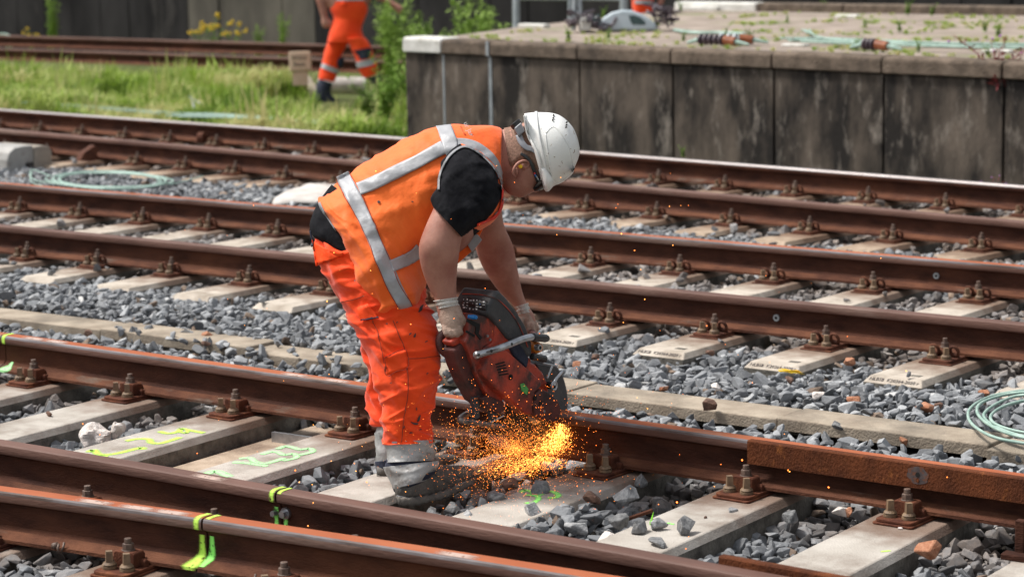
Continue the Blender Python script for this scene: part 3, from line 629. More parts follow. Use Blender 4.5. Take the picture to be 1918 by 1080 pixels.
ORD = ['leftmost', 'second from the left', 'third from the left', 'fourth from the left', 'fifth from the left', 'sixth from the left', 'seventh from the left', 'eighth from the left', 'ninth from the left', 'tenth from the left', 'eleventh from the left', 'twelfth from the left', 'thirteenth from the left', 'fourteenth from the left', 'fifteenth from the left', 'sixteenth from the left', 'seventeenth from the left', 'eighteenth from the left', 'nineteenth from the left', 'twentieth from the left', 'twenty-first from the left']
# near track, long switch timbers of concrete
near = {}
labA = {3.53: 'near track sleeper with the brown cube shaped stone on it', 4.14: 'near track sleeper sprayed with yellow figures in front of the empty gap', 4.78: 'near track sleeper sprayed with pale green figures right of the empty gap', 5.37: 'near track sleeper under the left boot', 5.97: 'near track sleeper sprayed with a green figure below the sparks', 6.56: 'near track sleeper right of the sparks with loose stones on it', 7.18: 'near track sleeper under the drilled hole of the check bar', 7.79: 'near track sleeper in the bottom right corner', 2.93: 'near track sleeper at the left edge, mostly buried under pale stones'}
root = sleeper_mesh('concrete_sleeper', -2.60, .50, .142, [CONC, CSIDE]); fastening_A(root, 0, R_(-3)); fastening_A(root, -1.46, R_(-3)); fastening_A(root, -1.86, R_(1))
first = True
for x, lab in labA.items():
    o = root if first else copy_tree(root); first = False
    o.location = (x, -2.445, 0); o.rotation_euler.z = R_(3.2); near[x] = o
    tag(o, lab, 'railway sleeper', 'concrete sleepers of the near track')
    # put the front plates under their rails
    pls = [c for c in o.children if c.name.startswith('base_plate')]
    for c, P_ in zip(sorted(pls, key=lambda c: -c.location.y)[1:], (R2, R1)):
        d = (pl(P_, x+.08)+2.445)/math.cos(R_(3.2)); c.location.y = d; c.rotation_euler.z = math.atan((pl(P_, x+.3)-pl(P_, x-.1))/.4)-R_(3.2)
    c_ = R_(3.2); SLP.append((x+1.05*math.sin(c_), -2.445-1.05*math.cos(c_), .142, 1.55, c_))
# the nut in front of rail two shows; clear what would sit inside rail one
# low board in the empty bay
b = MB(); b.box((4.475+.0, -3.0, -.10), (.26, 1.5, .05), rz=R_(3.2), ch=.004); tag(b.obj('duct_board', [CONC3], bevel=.002), 'low bare concrete board in the empty bay between two sprayed sleepers', 'concrete board')
b = MB(); b.box((4.47, -2.57, -.055), (.20, .018, .04), rz=R_(3.2)); tag(b.obj('steel_strip', STEEL), 'dull metal strip across the end of the empty bay', 'steel strip')
# middle track
root = sleeper_mesh('concrete_sleeper', -1.33, 1.30, .140, [CONC2, CSIDE]); fastening_B(root, -.757, 0); fastening_B(root, .757, 0)
root.name = 'concrete_sleeper'
TM = Matrix.Rotation(R_(90), 4, 'X')
def sleeper_text(o, y0, hx, s='NLBSB  K20364-2020 r'):
    sl_ = math.atan2(.018, .036)
    mtx = Matrix.Translation((0, y0+.0175, -.0128)) @ Matrix.Rotation(R_(35.7), 4, 'X')
    t = text('end_lettering', s, .0245, mtx, DPRINT, None, .0012); t.parent = o
    return t
xs2 = [k*.6 for k in range(-4, 12)]
midl = []
for i, x in enumerate(xs2):
    o = root if i == 0 else copy_tree(root)
    o.location = (x+.0, .845, 0); o.rotation_euler.z = 0
    SLP.append((x, .845, .14, 1.33, 0)); midl.append((x, o))
vis = midl
for j, (x, o) in enumerate(midl):
    k = [q for q, (a, _) in enumerate(vis) if a == x]
    lab = ('pale middle track sleeper, %s of those reaching into the picture' % ORD[k[0]]) if k else 'pale middle track sleeper beyond the left edge'
    tag(o, lab, 'railway sleeper', 'concrete sleepers of the middle track')
t0 = None
for x, o in midl:
    if x > 2.9:
        if t0 is None: t0 = sleeper_text(o, -1.33, .14)
        else: c = t0.copy(); COL.objects.link(c); c.parent = o
        b = MB().box((.055, -1.22, .0008), (.05, .03, .0012)); b.obj('cast_socket', CSIDE, o, local=True)
# track beside the platform
root = sleeper_mesh('concrete_sleeper', -1.25, 1.28, .135, [CONC3, CSIDE]); fastening_B(root, -.735, 0); fastening_B(root, .735, 0)
pk = 0; vis3 = 0
for k in range(-14, 7):
    x = 1.56+k*.612; o = root if pk == 0 else copy_tree(root); pk = 1
    a = R_(-6.9) if k > -6 else R_(-5.5); yc = (pl(R6, x)+pl(R7, x+.17))/2; xc = x+.09
    o.location = (xc, yc, 0); o.rotation_euler.z = a
    gap = (pl(R7, xc+.09)-pl(R6, xc-.09))/2*math.cos(a)
    for c in o.children: c.location.y = math.copysign(gap+.0, c.location.y)
    SLP.append((xc, yc, .135, 1.26, a))
    tag(o, 'brownish far track sleeper, %s of the row by the platform' % ORD[vis3], 'railway sleeper', 'concrete sleepers of the far track'); vis3 += 1

# ---------------------------------------------------------------- cable duct between the tracks
duct = empty('cable_duct', (3, -1.4, 0)); tag(duct, 'concrete cable duct with pale lids running between the near and middle tracks', 'cable duct')
xj = [-3.0, -1.9, -.8, .3, 1.25, 2.25, 3.22, 4.2, 5.05, 6.05, 6.95, 7.95, 8.95]
for i in range(len(xj)-1):
    a, c = xj[i], xj[i+1]; yc = -1.425+.02*(a-3)/3; sag = [0, .004, -.004, .006, 0, .008, -.006, .004, 0, .005, -.004, 0][i]
    b = MB(); b.box(((a+c)/2, yc+.012*(i % 2), -.028+sag+.022), (c-a-.006, .215, .05), rz=R_(1.2+.5*(-1)**i), ch=.004); b.obj('duct_lid', [TROUGH], duct, bevel=.002, seg=1)
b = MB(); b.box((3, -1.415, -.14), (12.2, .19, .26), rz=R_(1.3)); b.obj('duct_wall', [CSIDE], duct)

# ---------------------------------------------------------------- ballast stones
def visible(P, mx=190, my=120):
    q = proj(P); return (q[:, 0] > -mx) & (q[:, 0] < 1918+mx) & (q[:, 1] > -my) & (q[:, 1] < 1080+my*1.6)
def jitter(x0, x1, y0, y1, st, seed):
    r = np.random.default_rng(seed); gx, gy = np.meshgrid(np.arange(x0, x1, st), np.arange(y0, y1, st*.92)); gx = gx+(np.arange(gx.shape[0])[:, None] % 2)*st/2
    P = np.c_[gx.ravel(), gy.ravel()]; return P+r.uniform(-.36, .36, P.shape)*st
PTS = []; ROT = []; SCL = []; IDX = []; TI = []; RU = []
for layer, (st, dz) in enumerate(((.052, -.034), (.053, -.004), (.085, .016))):
    P = jitter(-19, 11, -6, 8.2, st, 20+layer); P3 = np.c_[P, np.zeros(len(P))]; P = P[visible(P3)]
    for x, y in P:
        y7 = pl(R7, x)
        if y > y7+1.0+.5*noise.noise(Vector((x*.8, 0, 0))): continue
        if x > -3.7 and y > 7.62-.136*(x+3.5)-.03: continue
        on_edge = False
        if in_sleeper(x, y, -.004 if layer < 2 else .01):
            if layer == 2 and y > -1.2 and not in_sleeper(x, y, -.045) and random.random() < .30: on_edge = True
            elif layer == 2 and y > -1.2 and random.random() < .012: on_edge = True
            else: continue
        if -1.515 < y < -1.335 and layer < 2:
            continue
        nearr = min(abs(y-pl(Q, x)) for Q in (R1, R2, R3, R4, R5, R6, R7))
        if nearr < .075 and layer > 0: continue
        if 4.24 < x+(y+2.45)*.056 < 4.68 and y < -2.3: continue
        if layer > 0 and -3.36 < y < -2.80 and abs(x-(5.64+.16*(y+3.1))) < .085: continue
        cover = noise.noise(Vector((x*.9, y*2.5, 9)))
        if -1.56 < y < -1.28:
            # stones spilt over the lids
            if not ((2.2 < x < 4.6 and random.random() < .34+.6*cover) or (layer == 2 and random.random() < .10+.3*cover and abs(y+1.42) > .05) or (x < 5 and random.random() < .006)): continue
            z = .022
        else: z = hgt(x, y)+dz
        if on_edge: z = .010
        if layer == 2 and random.random() < .5: continue
        s = .062*math.exp(random.gauss(0, .24)); s = min(s, .100)
        if y < -2.3: s *= 1.12
        z += random.uniform(-.009, .009)
        if nearr < .11: z = min(z, -.035)
        flat = random.random() < .72
        ROT.append((random.gauss(0, .32) if flat else random.uniform(-1.5, 1.5), random.gauss(0, .32) if flat else random.uniform(-1.5, 1.5), random.uniform(0, 6.28)))
        PTS.append((x, y, z)); SCL.append((s*random.uniform(.85, 1.2), s*random.uniform(.8, 1.1), s*random.uniform(.8, 1.15))); IDX.append(random.randrange(len(SM)))
        t = min(1, max(0, random.betavariate(2.4, 2.8)))
        if y < -2.3: t *= .72
        TI.append(t)
        inner = (-3.9 < y < -2.45) or (.1 < y < 1.6) or (pl(R6, x) < y < y7)
        rd = max(0, 1-(nearr-.05)/(.42 if inner else .26))*.95*(.75+.5*noise.noise(Vector((x*2, y*2, 1))))
        if .1 < y < 1.6: rd = max(rd, .55*(1-nearr/.9)+.15)
        if y > y7-2: rd += .18
        if random.random() < .035: rd = 1.0
        RU.append(rd-.12 if rd < 1 else 1)
scatter('ballast_stones', protos, PTS, ROT, SCL, IDX, {'tint': TI, 'rust': RU}, 'grey crushed stone ballast between and around the tracks')
print('stones', len(PTS))

# ================================================================ PLATFORM
E2 = np.array([.9908, -.1349]); N2 = np.array([.1349, .9908]); P0 = np.array([-3.525, 7.666]); ZT = .815
def pf(t, d, z): q = P0+E2*t+N2*d; return (q[0], q[1], z)
ang = math.atan2(E2[1], E2[0])
plat = empty('platform', (P0[0], P0[1], 0)); tag(plat, 'old low station platform with stained concrete face and weedy paved top', 'platform')
tj = [0, .527, 1.15, 2.23, 3.30, 4.37, 5.445, 6.53, 7.60, 8.68, 9.76, 10.8, 11.9]
for i in range(len(tj)-1):
    a, c = tj[i], tj[i+1]; dd = random.uniform(-.004, .004)
    b = MB(); q = pf((a+c)/2, .06+dd, (-.4+.683)/2); b.box(q, (c-a-.022, .12, 1.083), rz=ang, ch=.006); b.obj('wall_panel', WALL, plat, bevel=.006)
    b = MB(); q = pf((a+c)/2, .10+dd, .752); zt = ZT+(.012 if i == 0 else random.uniform(-.004, .004)); b.box((q[0], q[1], (.688+zt)/2), (c-a-.014, .265, zt-.688), rz=ang, ch=.018); o = b.obj('coping_stone', WHITEC if i == 0 else COPE, plat, bevel=.016, seg=3)
    if i == 0: o['label'] = 'white painted coping stone at the platform corner'
b = MB(); b.prism([pf(.015, .07, -.4), pf(11.9, .07, -.4), pf(11.9, 2, -.4), pf(.015, 2, -.4)], (0, 0, 1.08)); b.obj('joint_backing', HOLE, plat)
# end wall and deck
endl = [(-3.50, 7.78), (-3.42, 8.2), (-3.78, 9.62), (-4.0, 10.86), (-4.40, 13.45)]
deck = [pf(.02, .22, ZT-.012), pf(11.9, .22, ZT-.012), (9, 13.1, ZT-.012), (-4.40, 13.45, ZT-.012)]+[(x+.02, y, ZT-.012) for x, y in endl[::-1][1:-1]]
b = MB(); b.prism([(p[0], p[1], p[2]) for p in deck], (0, 0, -.5)); b.obj('deck_paving', DECK, plat)
b = MB(); b.prism([(p[0]*1.0, p[1], -.4) for p in deck], (0, 0, .72)); b.obj('end_wall', WALL, plat)
for i, (u, v, w_, nm) in enumerate([(.5, 0, .30, 'painted_joint'), (1.135, 0, .035, 'painted_joint')]):
    if i == 0: u = .527; w_ = .022
    q = pf(u, -.0035, .14); MB().box(q, (w_, .006, 1.07), rz=ang).obj(nm, GALV, plat)
q = pf(1.135, -.036, .752); MB().box(q, (.035, .006, .13), rz=ang).obj('painted_joint', GALV, plat)
# far kerb
for i in range(12):
    x = -4.3+i*1.1; b = MB().box((x+.53, 13.42-.026*i, ZT+.03), (1.07, .22, .10), ch=.015); b.obj('kerb_stone', WHITEC if i in (0,) else COPE, plat, bevel=.01)
for (u, v, w_, hh) in ((1000, 50, .34, .04), (1310, 18, .55, .05), (1588, 31, .26, .03), (1490, 84, .22, .02), (1870, 95, .25, .02)):
    p = atz(u, v, ZT); tag(MB().box((p[0], p[1], ZT+hh/2-.012), (w_, .10, hh), rz=-.05, ch=.008).obj('white_slab', WHITEC, None, bevel=.006), {1000: 'white slab at the left end of the platform top', 1310: 'long white block at the back of the platform top', 1588: 'small white strip near the back edge of the platform top', 1490: 'pale flat stone near the platform edge, left of the wire ends', 1870: 'pale flat stone at the platform edge under the wires'}[u], 'slab', 'pale slabs lying on the platform')
# paving sets on the deck edge joints are read only as mottling; small weeds grow on it (below)

# far wall: panels
fw = empty('far_wall', (-10, 18.9, 0)); tag(fw, 'dark concrete retaining wall along the back of the yard', 'wall')
x = -26.0; i = 0
while x < 16:
    w_ = .70; mt = WALLP if (-18.0 < x < -15.4) else WALLB
    b = MB(); b.box((x+w_/2, 19.05+random.uniform(-.01, .01), 1.3), (w_-.02, .3, 3.6), ch=.01); b.obj('wall_panel', mt, fw); x += w_; i += 1
MB().box((-5, 19.3, 1.25), (42, .3, 3.5)).obj('wall_backing', HOLE, fw)
MB().box((-5, 18.86, 1.05), (42, .06, .10)).obj('wall_rail', WALLB, fw)

# galvanised fence frame behind the platform end
fr = empty('fence_frame', tuple(atd(1020, 60, 26.5))); tag(fr, 'galvanised tubular fence frame standing behind the white hood', 'fence')
def bard(u0, v0, u1, v1, d, r, nm, mt, par, d2=None):
    return MB().cyl(atd(u0, v0, d), atd(u1, v1, d if d2 is None else d2), r, n=10).obj(nm, mt, par, smooth=False)
for u, r, v1 in ((967, .042, 75), (1068, .030, 60), (1168, .046, 60)): bard(u, -150, u, v1, 26.5, r, 'post', GALV, fr)
bard(967, -2, 1168, 0, 26.5, .018, 'cross_rail', GALV, fr); bard(967, -120, 1168, -118, 26.5, .018, 'cross_rail', GALV, fr)

# ---------------------------------------------------------------- things on the platform top
hood = empty('rounded_hood', tuple(atz(1170, 57, ZT))); tag(hood, 'pale rounded hood with a dark window lying among grey frames on the platform', 'machine hood')
D = float(proj(atz(1170, 58, ZT))[0][2])
poly = [(1122, 58), (1120, 46), (1130, 33), (1146, 23), (1165, 18), (1184, 19), (1202, 26), (1218, 36), (1230, 46), (1232, 57)]
b = MB(); b.prism([atd(u, v, D) for u, v in poly], tuple(FV*.38)); b.obj('hood_shell', PALEH, hood, bevel=.03, seg=4)
b = MB(); b.prism([atd(u, v, D-.006) for u, v in ((1178, 30), (1188, 29), (1200, 34), (1209, 42), (1208, 47), (1184, 46), (1180, 38))], tuple(FV*.03)); b.obj('hood_window', GLASS, hood)
b = MB(); b.prism([atd(u, v, D+.004) for u, v in ((1106, 50), (1110, 34), (1122, 26), (1128, 40), (1124, 52))], tuple(FV*.2)); b.obj('side_window', GLASS, hood, bevel=.01)
b = MB(); b.prism([atd(u, v, D-.05) for u, v in ((1088, 58), (1086, 36), (1098, 30), (1108, 40), (1106, 58))], tuple(FV*.3)); b.obj('white_cover', WHITEC, hood, bevel=.015)
rg = random.Random(3)
tang = MB(); 
for k in range(26):
    side = k % 3; u0 = rg.uniform(1070, 1110) if side == 0 else (rg.uniform(1222, 1262) if side == 1 else rg.uniform(1090, 1150)); v0 = rg.uniform(20, 58) if side < 2 else rg.uniform(44, 58)
    pts = [atd(u0+rg.uniform(-14, 14)*j, v0+rg.uniform(-16, 12)*(j % 2)-rg.uniform(0, 5), D-.05+rg.uniform(-.1, .35)) for j in range(4)]; pts = [p if p[2] > ZT+.01 else np.array([p[0], p[1], ZT+.012]) for p in pts]
    tang.tube(catmull(pts, 12), rg.choice([.006, .010, .014]), 5)
tag(tang.obj('cable_tangle', INSUL, None, smooth=True), 'tangle of dark cables and brackets heaped around the pale hood', 'cables')
st = empty('grey_stand', tuple(atz(1078, 56, ZT))); tag(st, 'grey leaning metal stand left of the pale hood', 'stand')
for (a, b_, c, d_, r) in ((1074, 57, 1078, -40, .022), (1088, 57, 1084, -40, .020), (1074, 30, 1088, 18, .012), (1096, 57, 1082, 5, .012)): bard(a, b_, c, d_, D+.05, r, 'stand_tube', GALV, st)
st = empty('black_rack', tuple(atz(1240, 55, ZT))); tag(st, 'black wire rack at the right end of the pale hood', 'rack')
for (a, b_, c, d_) in ((1230, 55, 1222, 5), (1252, 52, 1240, 8), (1222, 30, 1262, 26), (1225, 18, 1256, 14), (1226, 42, 1262, 38), (1205, 8, 1250, 18)): bard(a, b_, c, d_, D+.1, .010, 'rack_bar', INSUL, st)

def insulator(u, v, rz, lab, ln=.30, mats=(BROWNI, INSUL), n=5):
    p = atz(u, v, ZT); root = empty('line_insulator', (p[0], p[1], ZT+.05), rz); tag(root, lab, 'insulator', 'insulators lying on the platform')
    b = MB(); b.tube([(x, 0, 0) for x in np.linspace(-ln/2, ln/2, 20)], [.020+(.026 if int((x+ln/2)/ln*n*2) % 2 == 0 else 0) for x in np.linspace(-ln/2, ln/2, 20)], 14); b.obj('ribbed_body', mats[1], root, local=True, smooth=False)
    b = MB(); b.cyl((ln/2, 0, 0), (ln/2+.11, 0, -.01), .042, .036, n=12); b.obj('brown_sleeve', mats[0], root, local=True)
    b = MB(); b.cyl((ln/2+.11, 0, -.01), (ln/2+.24, .01, -.03), .020, .010, n=8); b.cyl((-ln/2, 0, 0), (-ln/2-.14, 0, -.03), .024, .012, n=8); b.obj('end_fitting', TEAL, root, local=True)
    return root
insulator(1335, 86, -.1, 'dark ribbed insulator lying across a second one near the platform edge', .26)
insulator(1368, 84, .25, 'pale and brown insulator right of the dark ribbed one', .18, (BROWNI, GALV), 3)
insulator(1630, 95, -.15, 'short insulator with a brown sleeve lying on the teal wires', .12, n=3)
tw = MB()
for k in range(9):
    a = rg.uniform(-4, 4); p = [atz(u, v+a*.5, ZT+.012+.004*k) for u, v in ((1455+rg.uniform(0, 60), 72+rg.uniform(0, 8)), (1540, 76+a), (1640, 80+a), (1760, 84+a*.8), (1860, 86+a), (1960, 88+a))]
    tw.tube(catmull(p, 30), .0085, 6)
for k in range(3):
    p = [atz(u, v, ZT+.02+.01*k) for u, v in ((1502+k*7, 56), (1530, 68), (1580, 76), (1700, 80))]; tw.tube(catmull(p, 20), .008, 6)
tag(tw.obj('wire_bundle', TEAL, None, smooth=True), 'bundle of teal wires stretched along the right part of the platform top', 'wires')
tw = MB()
for k in range(3):
    p = [atz(u, v+k, ZT+.012) for u, v in ((1262, 55), (1300, 60), (1350, 60), (1395, 62))]; tw.tube(catmull(p, 12), .009, 5)
tag(tw.obj('wire_bundle', TEAL, None, smooth=True), 'short teal wires right of the black rack on the platform', 'wires')

# ---------------------------------------------------------------- plants
def weed_mesh(name, seed, h, leaves, ll, mats, spread=.25, flowers=0, fmat=1, stems=1, droop=.4, lw=.22):
    r = random.Random(seed); b = MB()
    for s in range(stems):
        a = r.uniform(0, 6.28); hh = h*r.uniform(.7, 1); lean = r.uniform(.1, 1)*spread*hh
        P = [Vector((math.cos(a)*lean*t*t, math.sin(a)*lean*t*t, hh*t)) for t in np.linspace(0, 1, 6)]
        b.tube(P, [max(.0015, .006*h*(1-.7*t)) for t in np.linspace(0, 1, 6)], 4)
        for k in range(leaves):
            t = r.uniform(.1, 1); i = min(4, int(t*5)); p = P[i].lerp(P[i+1], t*5-i); an = r.uniform(0, 6.28); L = ll*r.uniform(.6, 1.15)*(1.15-.6*t); el = r.uniform(-.1, .9)
            d = Vector((math.cos(an)*math.cos(el), math.sin(an)*math.cos(el), math.sin(el))); w = d.cross(Vector((0, 0, 1))).normalized()*L*lw
            m_ = p+d*L*.5; e = p+d*L-Vector((0, 0, L*droop*.6)); b.add([p, m_-w*.5, e, m_+w*.5], [(0, 1, 2, 3)])
        for k in range(flowers):
            p = P[-1]+Vector((r.uniform(-.05, .05), r.uniform(-.05, .05), r.uniform(-.05, .02)))*h*1.6; fr = (.012 if h > .4 else .0045)*(1+h); b.ell(p, (fr, fr, fr*.8), fmat, 6, 4)
    me = bpy.data.meshes.new(name); me.from_pydata(b.V, [], b.F); me.polygons.foreach_set('material_index', b.I)
    for m_ in mats: me.materials.append(m_)
    me.update(); return me
WM = {'tall': weed_mesh('tall_weed', 1, 1.0, 90, .20, [GREENL], stems=5, spread=.30, lw=.2), 'spike': weed_mesh('spike_weed', 2, 1.0, 110, .12, [GREENL], stems=5, spread=.26, lw=.26), 'bush': weed_mesh('bushy_weed', 3, .5, 60, .12, [GREEND], stems=6, spread=.5), 'flower': weed_mesh('flowering_weed', 4, .5, 30, .10, [GREEND, YFLOW], stems=6, spread=.6, flowers=5), 'red': weed_mesh('red_weed', 5, .3, 26, .05, [REDW, PFLOW], stems=8, spread=.9, flowers=1)}
def plant(kind, p, s, lab, cat='weed', grp=None, name=None, rx=0):
    o = bpy.data.objects.new(name or WM[kind].name, WM[kind]); COL.objects.link(o); o.location = tuple(float(c) for c in p); o.scale = (s, s, s); o.rotation_euler = (rx, 0, random.uniform(0, 6)); return tag(o, lab, cat, grp)
tallp = [(782, 62, 1.15), (806, 40, 1.0), (828, 58, .85), (856, 62, .9), (872, 58, 1.25), (892, 58, 1.3), (912, 56, 1.25), (930, 60, 1.1), (770, 95, 1.0), (750, 120, .85)]
for i, (u, v, s) in enumerate(tallp):
    p = atd(u, 110+i*1.5, 27.0+.35*(i % 4)); p[2] = -.3; plant('tall' if i % 2 else 'spike', p, s*1.02, 'tall pale green weed, %s of the clump behind the platform corner' % ORD[[8, 9, 0, 0, 0, 0, 0, 0, 0, 0][0] if False else sorted(range(10), key=lambda k: tallp[k][0]).index(i)], grp='tall weeds behind the platform corner')
for i, (u, v, s, k_, lab) in enumerate([(100, 100, .95, 'spike', 'tall thin weed standing in front of the dark wall at left'), (60, 96, .7, 'flower', 'small weed with yellow flowers left of the tall thin one'), (372, 98, .9, 'flower', 'yellow flowering weed between the background rails, left one'), (400, 100, 1.15, 'flower', 'yellow flowering weed between the background rails, middle one'), (440, 104, .95, 'flower', 'yellow flowering weed between the background rails, right one'), (340, 84, .9, 'spike', 'thin green weed before the pale wall panels'), (530, 125, .75, 'spike', 'thin weed left of the tan marker block'), (486, 128, .6, 'spike', 'low thin weed in front of the background rails')]):
    p = atz(u, v, -.30); 
    if i in (2, 3, 4): p = atz(u, v+4, -.25)
    plant(k_, p, s*1.1, lab)
for i, (u, v, s, k_, lab) in enumerate([(720, 235, 1.2, 'bush', 'bushy green weed at the left foot of the platform corner'), (740, 215, 1.3, 'bush', 'bushy green weed right beside the platform corner'), (690, 228, 1.0, 'bush', 'bushy weed left of the platform corner near the rail'), (735, 185, 1.2, 'spike', 'upright weed before the platform corner'), (722, 198, .7, 'bush', 'bushy weed in front of the walking worker at right'), (590, 212, .35, 'bush', 'small dark green weed at the feet of the walking worker'), (655, 226, .35, 'bush', 'round weed between the wires and the platform'), (745, 150, 1.1, 'tall', 'tall weed left of the white coping stone'), (720, 135, 1.0, 'tall', 'tall weed right behind the walking worker')]):
    p = atz(u, v, -.18); plant(k_, p, s, lab)
for (u, v, s, lab) in ((1545, 22, .30, 'flat green weed at the back of the platform top, left one'), (1700, 30, .38, 'round green weed at the back of the platform top'), (1745, 32, .28, 'green weed right of the round one on the platform'), (1685, 62, .3, 'small weed in the middle of the platform top'), (1870, 72, .34, 'small grey green weed at the right of the platform top'), (1845, 62, .3, 'small weed left of the grey green one'), (1130, 38, .3, 'small weed in front of the pale hood'), (1275, 24, .3, 'green weed before the long white block'), (1065, 78, .3, 'yellowish weed at the platform edge, left one'), (1140, 76, .24, 'yellowish weed at the platform edge below the hood'), (1405, 84, .34, 'green weed right of the crossed insulators'), (1360, 68, .2, 'flat weed behind the insulators'), (1605, 96, .28, 'weed beside the short insulator'), (1280, 80, .24, 'flat weed left of the crossed insulators'), (1720, 100, .24, 'flat weed under the wires'), (1850, 108, .24, 'flat weed at the right end of the platform edge'), (1475, 44, .2, 'tiny weed in the middle of the paving'), (1620, 52, .2, 'tiny weed below the long white strip'), (800, 66, .3, 'small weed on the white corner coping')):
    plant('bush', atz(u, v, ZT-.01), s, lab, grp='small weeds on the platform top')
plant('bush', atz(1280, 296, -.06), .22, 'bright green tuft at the foot of the platform wall')
q = pf(6.50, -.05, .60); plant('red', q, 1.9, 'dark red weed hanging on the platform face at the right', name='red_weed', rx=.8)
plant('red', atz(1850, 398, -.05), .8, 'red weed with purple flowers beside the far track', name='red_weed'); plant('red', atz(1190, 338, -.05), .55, 'small dark red weed between the far track sleepers', name='red_weed')

# grass
gk = []
for k in range(9):
    r = random.Random(50+k); b = MB()
    for j in range(26 if k < 7 else 16):
        a = r.uniform(0, 6.28); h = r.uniform(.5, 1.0); w = r.uniform(.014, .032); px, py = r.gauss(0, .13), r.gauss(0, .13); ln = r.uniform(.1, .75)*h
        if k >= 7: h *= 1.35; ln *= .45; w *= .8
        d = Vector((math.cos(a), math.sin(a), 0)); n_ = Vector((-d.y, d.x, 0))*w; p = Vector((px, py, 0)); m_ = p+d*ln*.35+Vector((0, 0, h*.6)); e = p+d*ln+Vector((0, 0, h*(.95-.4*ln)))
        b.add([p-n_, p+n_, m_+n_*.8, m_-n_*.8, e], [(0, 1, 2, 3), (3, 2, 4)])
    me = bpy.data.meshes.new('grass_tuft'); me.from_pydata(b.V, [], b.F); me.materials.append(GRASSM); me.update(); gk.append(bpy.data.objects.new('grass_tuft', me))
P_ = []; Rr = []; Sc = []; Ix = []; Tt = []
P = jitter(-24, 9, 6, 12.4, .10, 77); P3 = np.c_[P, np.full(len(P), -.2)]; P = P[visible(P3, 150, 60)]
for x, y in P:
    if x > -3.9 and y > 7.4-.136*(x+3.5): continue
    if x > -4.05: continue
    y7 = pl(R7, x)
    lim = y7+1.55+.7*noise.noise(Vector((x*.5, 2, 0)))+(.5 if x < -9 else 0)
    if x > -6.2: lim = y7+.95+.3*noise.noise(Vector((x, 2, 0)))
    if y < lim: continue
    dn = noise.noise(Vector((x*.55, y*.8, 4)))
    if dn < -.14 and random.random() < .82: continue
    if y > 11.7 and random.random() < .4: continue
    uv_ = proj((x, y, -.2))[0]
    if (560 < uv_[0] < 712 and 138 < uv_[1] < 198 and random.random() < .93) or (470 < uv_[0] < 620 and 150 < uv_[1] < 215 and dn < .1): continue
    if random.random() < .05: dn += .55
    P_.append((x, y, -.345 if y > y7+1.6 else -.20)); Rr.append((0, 0, random.uniform(0, 6.28))); h = .30+.26*dn+random.uniform(-.07, .13)+(.08 if y > 10 else 0); h *= (.35 if (580 < uv_[0] < 722 and 150 < uv_[1] < 245) else 1); Sc.append((h*1.1, h*1.1, h)); Ix.append(random.randrange(7) if random.random() < .95 else random.choice((7, 8))); Tt.append(min(1, max(0, .56+.95*noise.noise(Vector((x*.9, y*1.3, 8)))+random.gauss(0, .2))))
scatter('grass', gk, P_, Rr, Sc, Ix, {'tint': Tt}, 'rough bright green grass strip behind the far rail')
print('tufts', len(P_))
# thin growth on the deck
P_ = []; Rr = []; Sc = []; Ix = []; Tt = []
for k in range(2600):
    t, d = random.uniform(.1, 9), random.uniform(.2, 5.6); q = pf(t, d, ZT-.012); dn = noise.noise(Vector((q[0]*1.6, q[1]*1.6, 5)))
    if dn < .12 and not (d < .45 and random.random() < .5): continue
    P_.append(q); Rr.append((0, 0, random.uniform(0, 6))); h = random.uniform(.025, .06); Sc.append((h*2, h*2, h)); Ix.append(random.randrange(7)); Tt.append(random.uniform(.4, 1))
gk2 = [bpy.data.objects.new('deck_tuft', o.data) for o in gk]
scatter('deck_growth', gk2, P_, Rr, Sc, Ix, {'tint': Tt}, 'thin grass growing in the platform paving joints')

# ---------------------------------------------------------------- small things in the yard
# tan marker block
DM = 28.9
b = MB(); b.prism([atd(u, v, DM) for u, v in ((542, 133), (541, 97), (581, 96), (582, 132))], tuple(FV*.14)); mk = tag(b.obj('marker_block', TAN, None, bevel=.012), 'tan marker block with black handwriting in the grass', 'marker')
b = MB(); b.prism([atd(u, v, DM+.03) for u, v in ((548, 160), (548, 131), (576, 131), (576, 160))], tuple(FV*.08)); b.obj('marker_foot', TAN, mk)
pz = Vector(atd(561, 114, DM-.012)); xr_ = Vector(RV); zz = Vector((-FV[0], -FV[1], 0)).normalized(); yy = zz.cross(xr_)
text('handwriting', 'wisse\nkast', .085, Matrix(((xr_.x, yy.x, zz.x, pz.x), (xr_.y, yy.y, zz.y, pz.y), (xr_.z, yy.z, zz.z, pz.z), (0, 0, 0, 1))), DPRINT, mk)
# white roll
a = Vector(atd(596, 160, 28.95)); c = Vector(atd(680, 161, 28.95)); b = MB(); b.cyl(a, c, .105, n=20); ro = tag(b.obj('plastic_roll', CLOTHW, None, bevel=.02), 'dirty white roll lying behind the walking worker', 'roll')
MB().cyl(c, c+(c-a).normalized()*.03, .118, n=20).obj('roll_end', WHITEC, ro)
# timber board in the weeds by the marker
b = MB(); b.prism([atz(u, v, -.26) for u, v in ((556, 138), (572, 138), (600, 178), (585, 180))], (0, 0, .04)); tag(b.obj('grey_board', DECK, None), 'grey board lying in the grass below the marker block', 'board')
